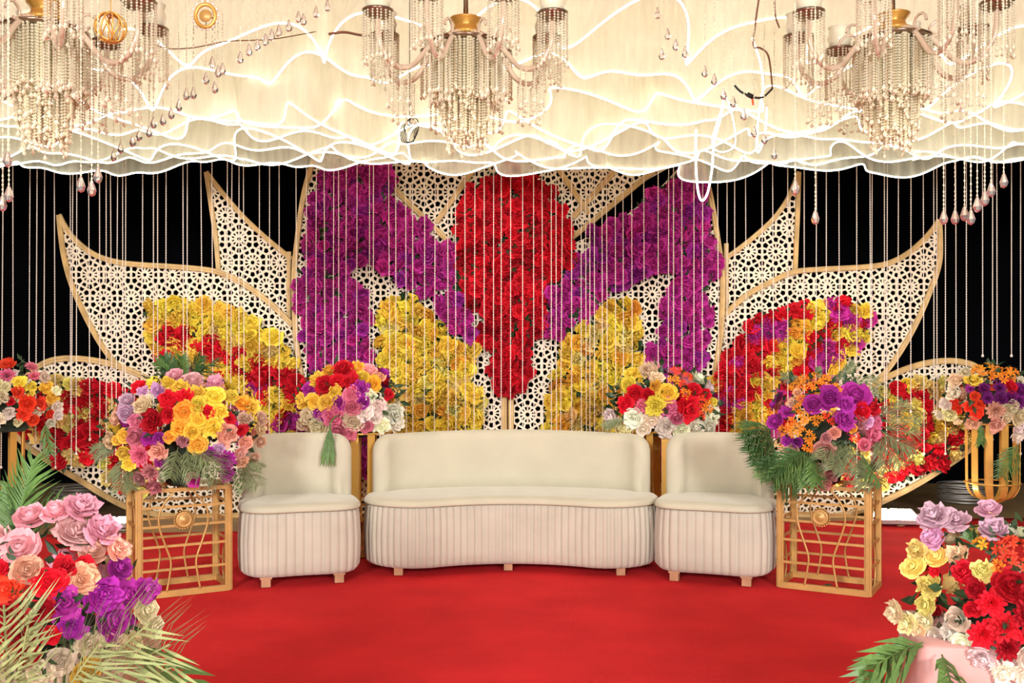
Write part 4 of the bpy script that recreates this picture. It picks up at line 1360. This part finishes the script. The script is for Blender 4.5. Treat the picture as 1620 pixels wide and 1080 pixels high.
SF = '480,80,45,ol;540,70,45,ol;570,100,45,ol;500,130,45,ol;550,150,45,ol;640,110,45,ol;450,120,45,ol;600,130,45,ol;410,150,45,y;390,110,35,c;580,185,40,r;375,210,30,pc;440,215,35,u;525,210,40,uc;460,265,45,uc;525,260,40,u;630,285,45,uc;650,215,40,u;390,255,30,n;310,300,30,n;325,345,30,n;375,330,35,n;410,305,30,n;400,365,35,n;505,350,60,ec;510,395,50,e;390,420,40,e;280,380,45,c;600,340,45,c;640,370,50,c;310,250,50,w;270,310,40,w;330,160,45,c;680,300,30,w;685,370,40,p;650,440,40,w;660,490,45,w;670,180,35,w;240,380,30,w;330,410,30,c;560,390,35,c;580,270,35,u'
arrangement('rose_arrangement', 'bouquet of orange lilies, deep purple and coral flowers on a goblet stand', (1566, 628), 8.0, (66, 50), 0.3, SF, 1440, 560, 3.857, [('palm', 660, 540, 570, 740, -0.3, -0.42), ('blade', 430, 420, 435, 560, -0.33, -0.38)], 36, 0.865, core=0.202)

# foreground plinths and arrangements
def plinth(loc, rz, w, d, h, material, label):
    root = empty('flower_plinth', loc, rz, label, 'plinth', 'cloth covered plinths')
    b = MB(); vs = []
    N = 64
    lev = [(0.0, 0.018), (h * 0.35, 0.008), (h * 0.7, 0.002), (h - 0.01, 0.0), (h, -0.008)]
    ol = []
    per = [(-w / 2, -d / 2), (w / 2, -d / 2), (w / 2, d / 2), (-w / 2, d / 2)]
    for k in range(4):
        a, c = Vector(per[k]), Vector(per[(k + 1) % 4])
        for q in range(N // 4):
            ol.append(a.lerp(c, q / (N // 4)))
    for z, o in lev:
        for i, p in enumerate(ol):
            n = Vector((p.x / w, p.y / d)).normalized()
            wv = o * (1 + math.sin(i * 1.7) * 0.9)
            vs.append((p.x + n.x * wv, p.y + n.y * wv, z))
    fs = [(l * N + i, l * N + (i + 1) % N, (l + 1) * N + (i + 1) % N, (l + 1) * N + i) for l in range(len(lev) - 1) for i in range(N)]
    fs.append(tuple((len(lev) - 1) * N + i for i in range(N)))
    b.add(vs, fs)
    b.build('draped_cloth', material, root, True)
    b = MB(); b.box((0, 0, h / 2 - 0.004), (w - 0.04, d - 0.04, h - 0.01)); b.build('box_core', M['wood'], root)
    return root
YG, YH = 2.75, 3.05
PG = ((P(60, 0, YG).x, YG + 0.02, 0), 0.1, 0.56, 0.4, 0.56)
PH = ((P(1600, 0, YH).x, YH - 0.02, 0), -0.25, 0.62, 0.42, 0.52)
plinth(*PG, M['beigecloth'], 'beige cloth covered plinth under pink and purple roses')
plinth(*PH, M['pinkcloth'], 'pink satin covered plinth under lilac peonies and red roses')
SG = '25,330,75,t;150,300,70,t;275,310,70,t;270,380,85,t;385,400,75,t;80,460,90,t;330,490,60,e;460,490,60,e;150,540,65,e;340,600,70,e;470,580,55,p;310,720,70,p;430,720,80,p;520,720,70,p;590,700,60,p;330,790,60,p;460,800,80,p;490,850,50,p;220,580,70,r;300,570,50,d;340,550,40,r;90,720,70,d;230,720,60,d;280,830,50,r;10,530,40,r;20,690,45,d;65,640,65,n;10,620,45,n;610,800,60,c;400,910,60,c;470,930,60,c;300,970,60,c;640,870,50,c;400,1040,60,y;200,1070,40,y;150,800,70,d;60,850,70,r;180,900,60,d;-60,420,80,t;-80,560,70,r;-90,700,70,n;-60,820,60,p;540,960,50,c;230,1000,55,c'
arrangement('rose_arrangement', 'large bouquet of pale pink, purple and red roses on the beige plinth', (60, 985), YG, (150, 170), 0.27, SG, 0, 720, 3,
            [('pale', 300, 1200, 780, 900), ('pale', 300, 1200, 660, 830), ('pale', 260, 1220, 480, 870), ('pale', 330, 1220, 790, 1010), ('pale', 60, 1180, 20, 760), ('pale', 100, 1180, 130, 800), ('pale', 40, 1180, -60, 800),
             ('palm', 60, 420, 140, 60, 0.1, 0.15), ('palm', 60, 420, 60, 140, 0.1, 0.15), ('blade', 80, 420, 300, 165, 0.1, 0.15), ('palm', 70, 420, 110, 120, 0.1, 0.15), ('palm', 30, 420, 0, 180, 0.1, 0.15), ('blade', 620, 900, 900, 1080, 0, -0.05)], 37, 0.558, leaves=260, plinth=PG)
SH = '610,180,90,l;730,190,75,l;600,290,70,l;940,150,65,l;960,220,80,l;840,310,50,ol;920,320,50,nl;990,290,50,nl;930,400,55,nl;985,400,50,nl;870,430,50,ol;1000,520,50,nl;500,380,55,g;480,470,65,g;620,430,65,g;580,600,75,g;560,700,60,g;820,440,60,g;720,390,55,b;660,740,60,c;380,750,60,c;440,800,60,c;550,790,50,c;640,820,50,w;710,470,65,r;910,500,80,d;800,620,80,rc;720,660,50,r;940,630,80,dc;880,720,80,rc;760,800,75,rc;870,820,70,dc;960,790,60,rc;740,550,50,d;610,490,30,r;970,560,60,d;760,930,70,w;680,880,50,w;600,890,40,w;860,1000,70,w;960,1000,60,w;980,880,70,w;520,850,40,c;1060,600,70,r;1080,760,70,d;1080,900,60,w;1060,420,60,g;1060,300,60,nl;1100,1000,60,w'
arrangement('rose_arrangement', 'large bouquet of lilac peonies, yellow roses and red carnations on the pink satin plinth', (1595, 950), YH, (140, 130), 0.27, SH, 1340, 780, 3.6,
            [('blade', 420, 860, 130, 1065), ('blade', 430, 850, 190, 940), ('blade', 430, 870, 120, 1030), ('blade', 540, 920, 600, 1085), ('blade', 800, 330, 700, 240, 0, 0)], 38, 0.518, leaves=260, plinth=PH)

# ------------------------------------------------------------------ floodlights, cable coils, bits on the floor
def floodlight(loc, rz, tilt, label, w=0.34, h=0.24):
    root = empty('floodlight', loc, rz, label, 'floodlight', 'floodlights on the stage floor')
    rot = Matrix.Rotation(tilt, 3, 'X')
    zc = 0.085
    def tr(b):
        b.v = [tuple(rot @ Vector(v) + Vector((0, 0, zc))) for v in b.v]
        return b
    b = MB(); b.box((0, 0, -0.02), (w, h, 0.035)); b.box((0, 0, -0.045), (w * 0.7, h * 0.6, 0.02)); tr(b).build('housing', M['steel'], root)
    b = MB(); b.box((-w / 4, 0, 0.001), (w / 2 - 0.03, h - 0.03, 0.006)); tr(b).build('light_face', M['flood'], root)
    b = MB(); b.box((w / 4, 0, 0.001), (w / 2 - 0.03, h - 0.03, 0.006)); tr(b).build('light_face', M['flood'], root)
    for s in (-1, 1):
        b = MB(); b.bar((s * (w / 2 + 0.008), 0, zc), (s * (w / 2 + 0.008), 0.0, 0.0), 0.02, 0.005, (1, 0, 0)); b.build('bracket', M['steel'], root)
    b = MB(); b.box((0, 0, 0.004), (w + 0.03, 0.03, 0.006)); b.build('bracket_foot', M['steel'], root)
    return root
floodlight((P(180, 0, 8.0).x, 8.0, -0.0105), 0.1, 0.12, 'lit floodlight on the boards behind the gold box with pink and yellow roses', 0.24, 0.2)
floodlight((P(1412, 0, 8.25).x, 8.25, -0.0015), -0.1, 0.17, 'lit floodlight on the carpet edge behind the gold box with purple roses', 0.4, 0.3)

def coil(px, Y, label, r=0.24):
    root = empty('wire_coil', (P(px, 0, Y).x, Y, -0.01), 0, label, 'wire coil', 'coils of wire behind the stage')
    rng = random.Random(int(px))
    for k in range(11):
        b = MB(); rr = r * rng.uniform(0.9, 1.05); ox, oy = rng.uniform(-0.02, 0.02), rng.uniform(-0.02, 0.02); tx = rng.uniform(-0.04, 0.04)
        b.tube([(ox + rr * math.cos(2 * PI * q / 32), oy + rr * math.sin(2 * PI * q / 32), 0.008 + 0.017 * k + abs(tx) * rr + tx * rr * math.cos(2 * PI * q / 32 + k)) for q in range(32)], 0.004, 5, closed=True)
        b.build('wire_turn', M['steel'], root, True)
coil(1524, 9.6, 'coil of steel wire on the dark floor behind the goblet stand with orange lilies')
coil(128, 9.4, 'coil of steel wire on the dark floor below the low lattice petal')

def fallen_leaf(px, py, label, L=0.07, mt='wood'):
    Y = CH * F / (py - HZ)
    b = MB()
    add_leaf(b, Vector((0, 0, 0.004)), Vector((1, 0.2, 0.05)), Vector((0, 0, 1)), L, L * 0.2)
    o = b.build('fallen_leaf', M[mt]); o.location = P(px, py, Y); o.location.z = 0.003
    tag(o, label, 'leaf')
fallen_leaf(172, 882, 'dry brown leaf lying on the red carpet near the pale pink roses', 0.08)
fallen_leaf(1418, 833, 'dry leaf lying on the red carpet in front of the lit floodlight', 0.09)
g = link('fallen_leaf', bpy.data.objects['fallen_leaf'].data.copy(), None)
g.data.materials[0] = M['leaf']
g.location = boxR.matrix_basis @ Vector((0.27, 0.006, 0.036))
tag(g, 'small green leaf on the bottom rail of a gold box stand', 'leaf')
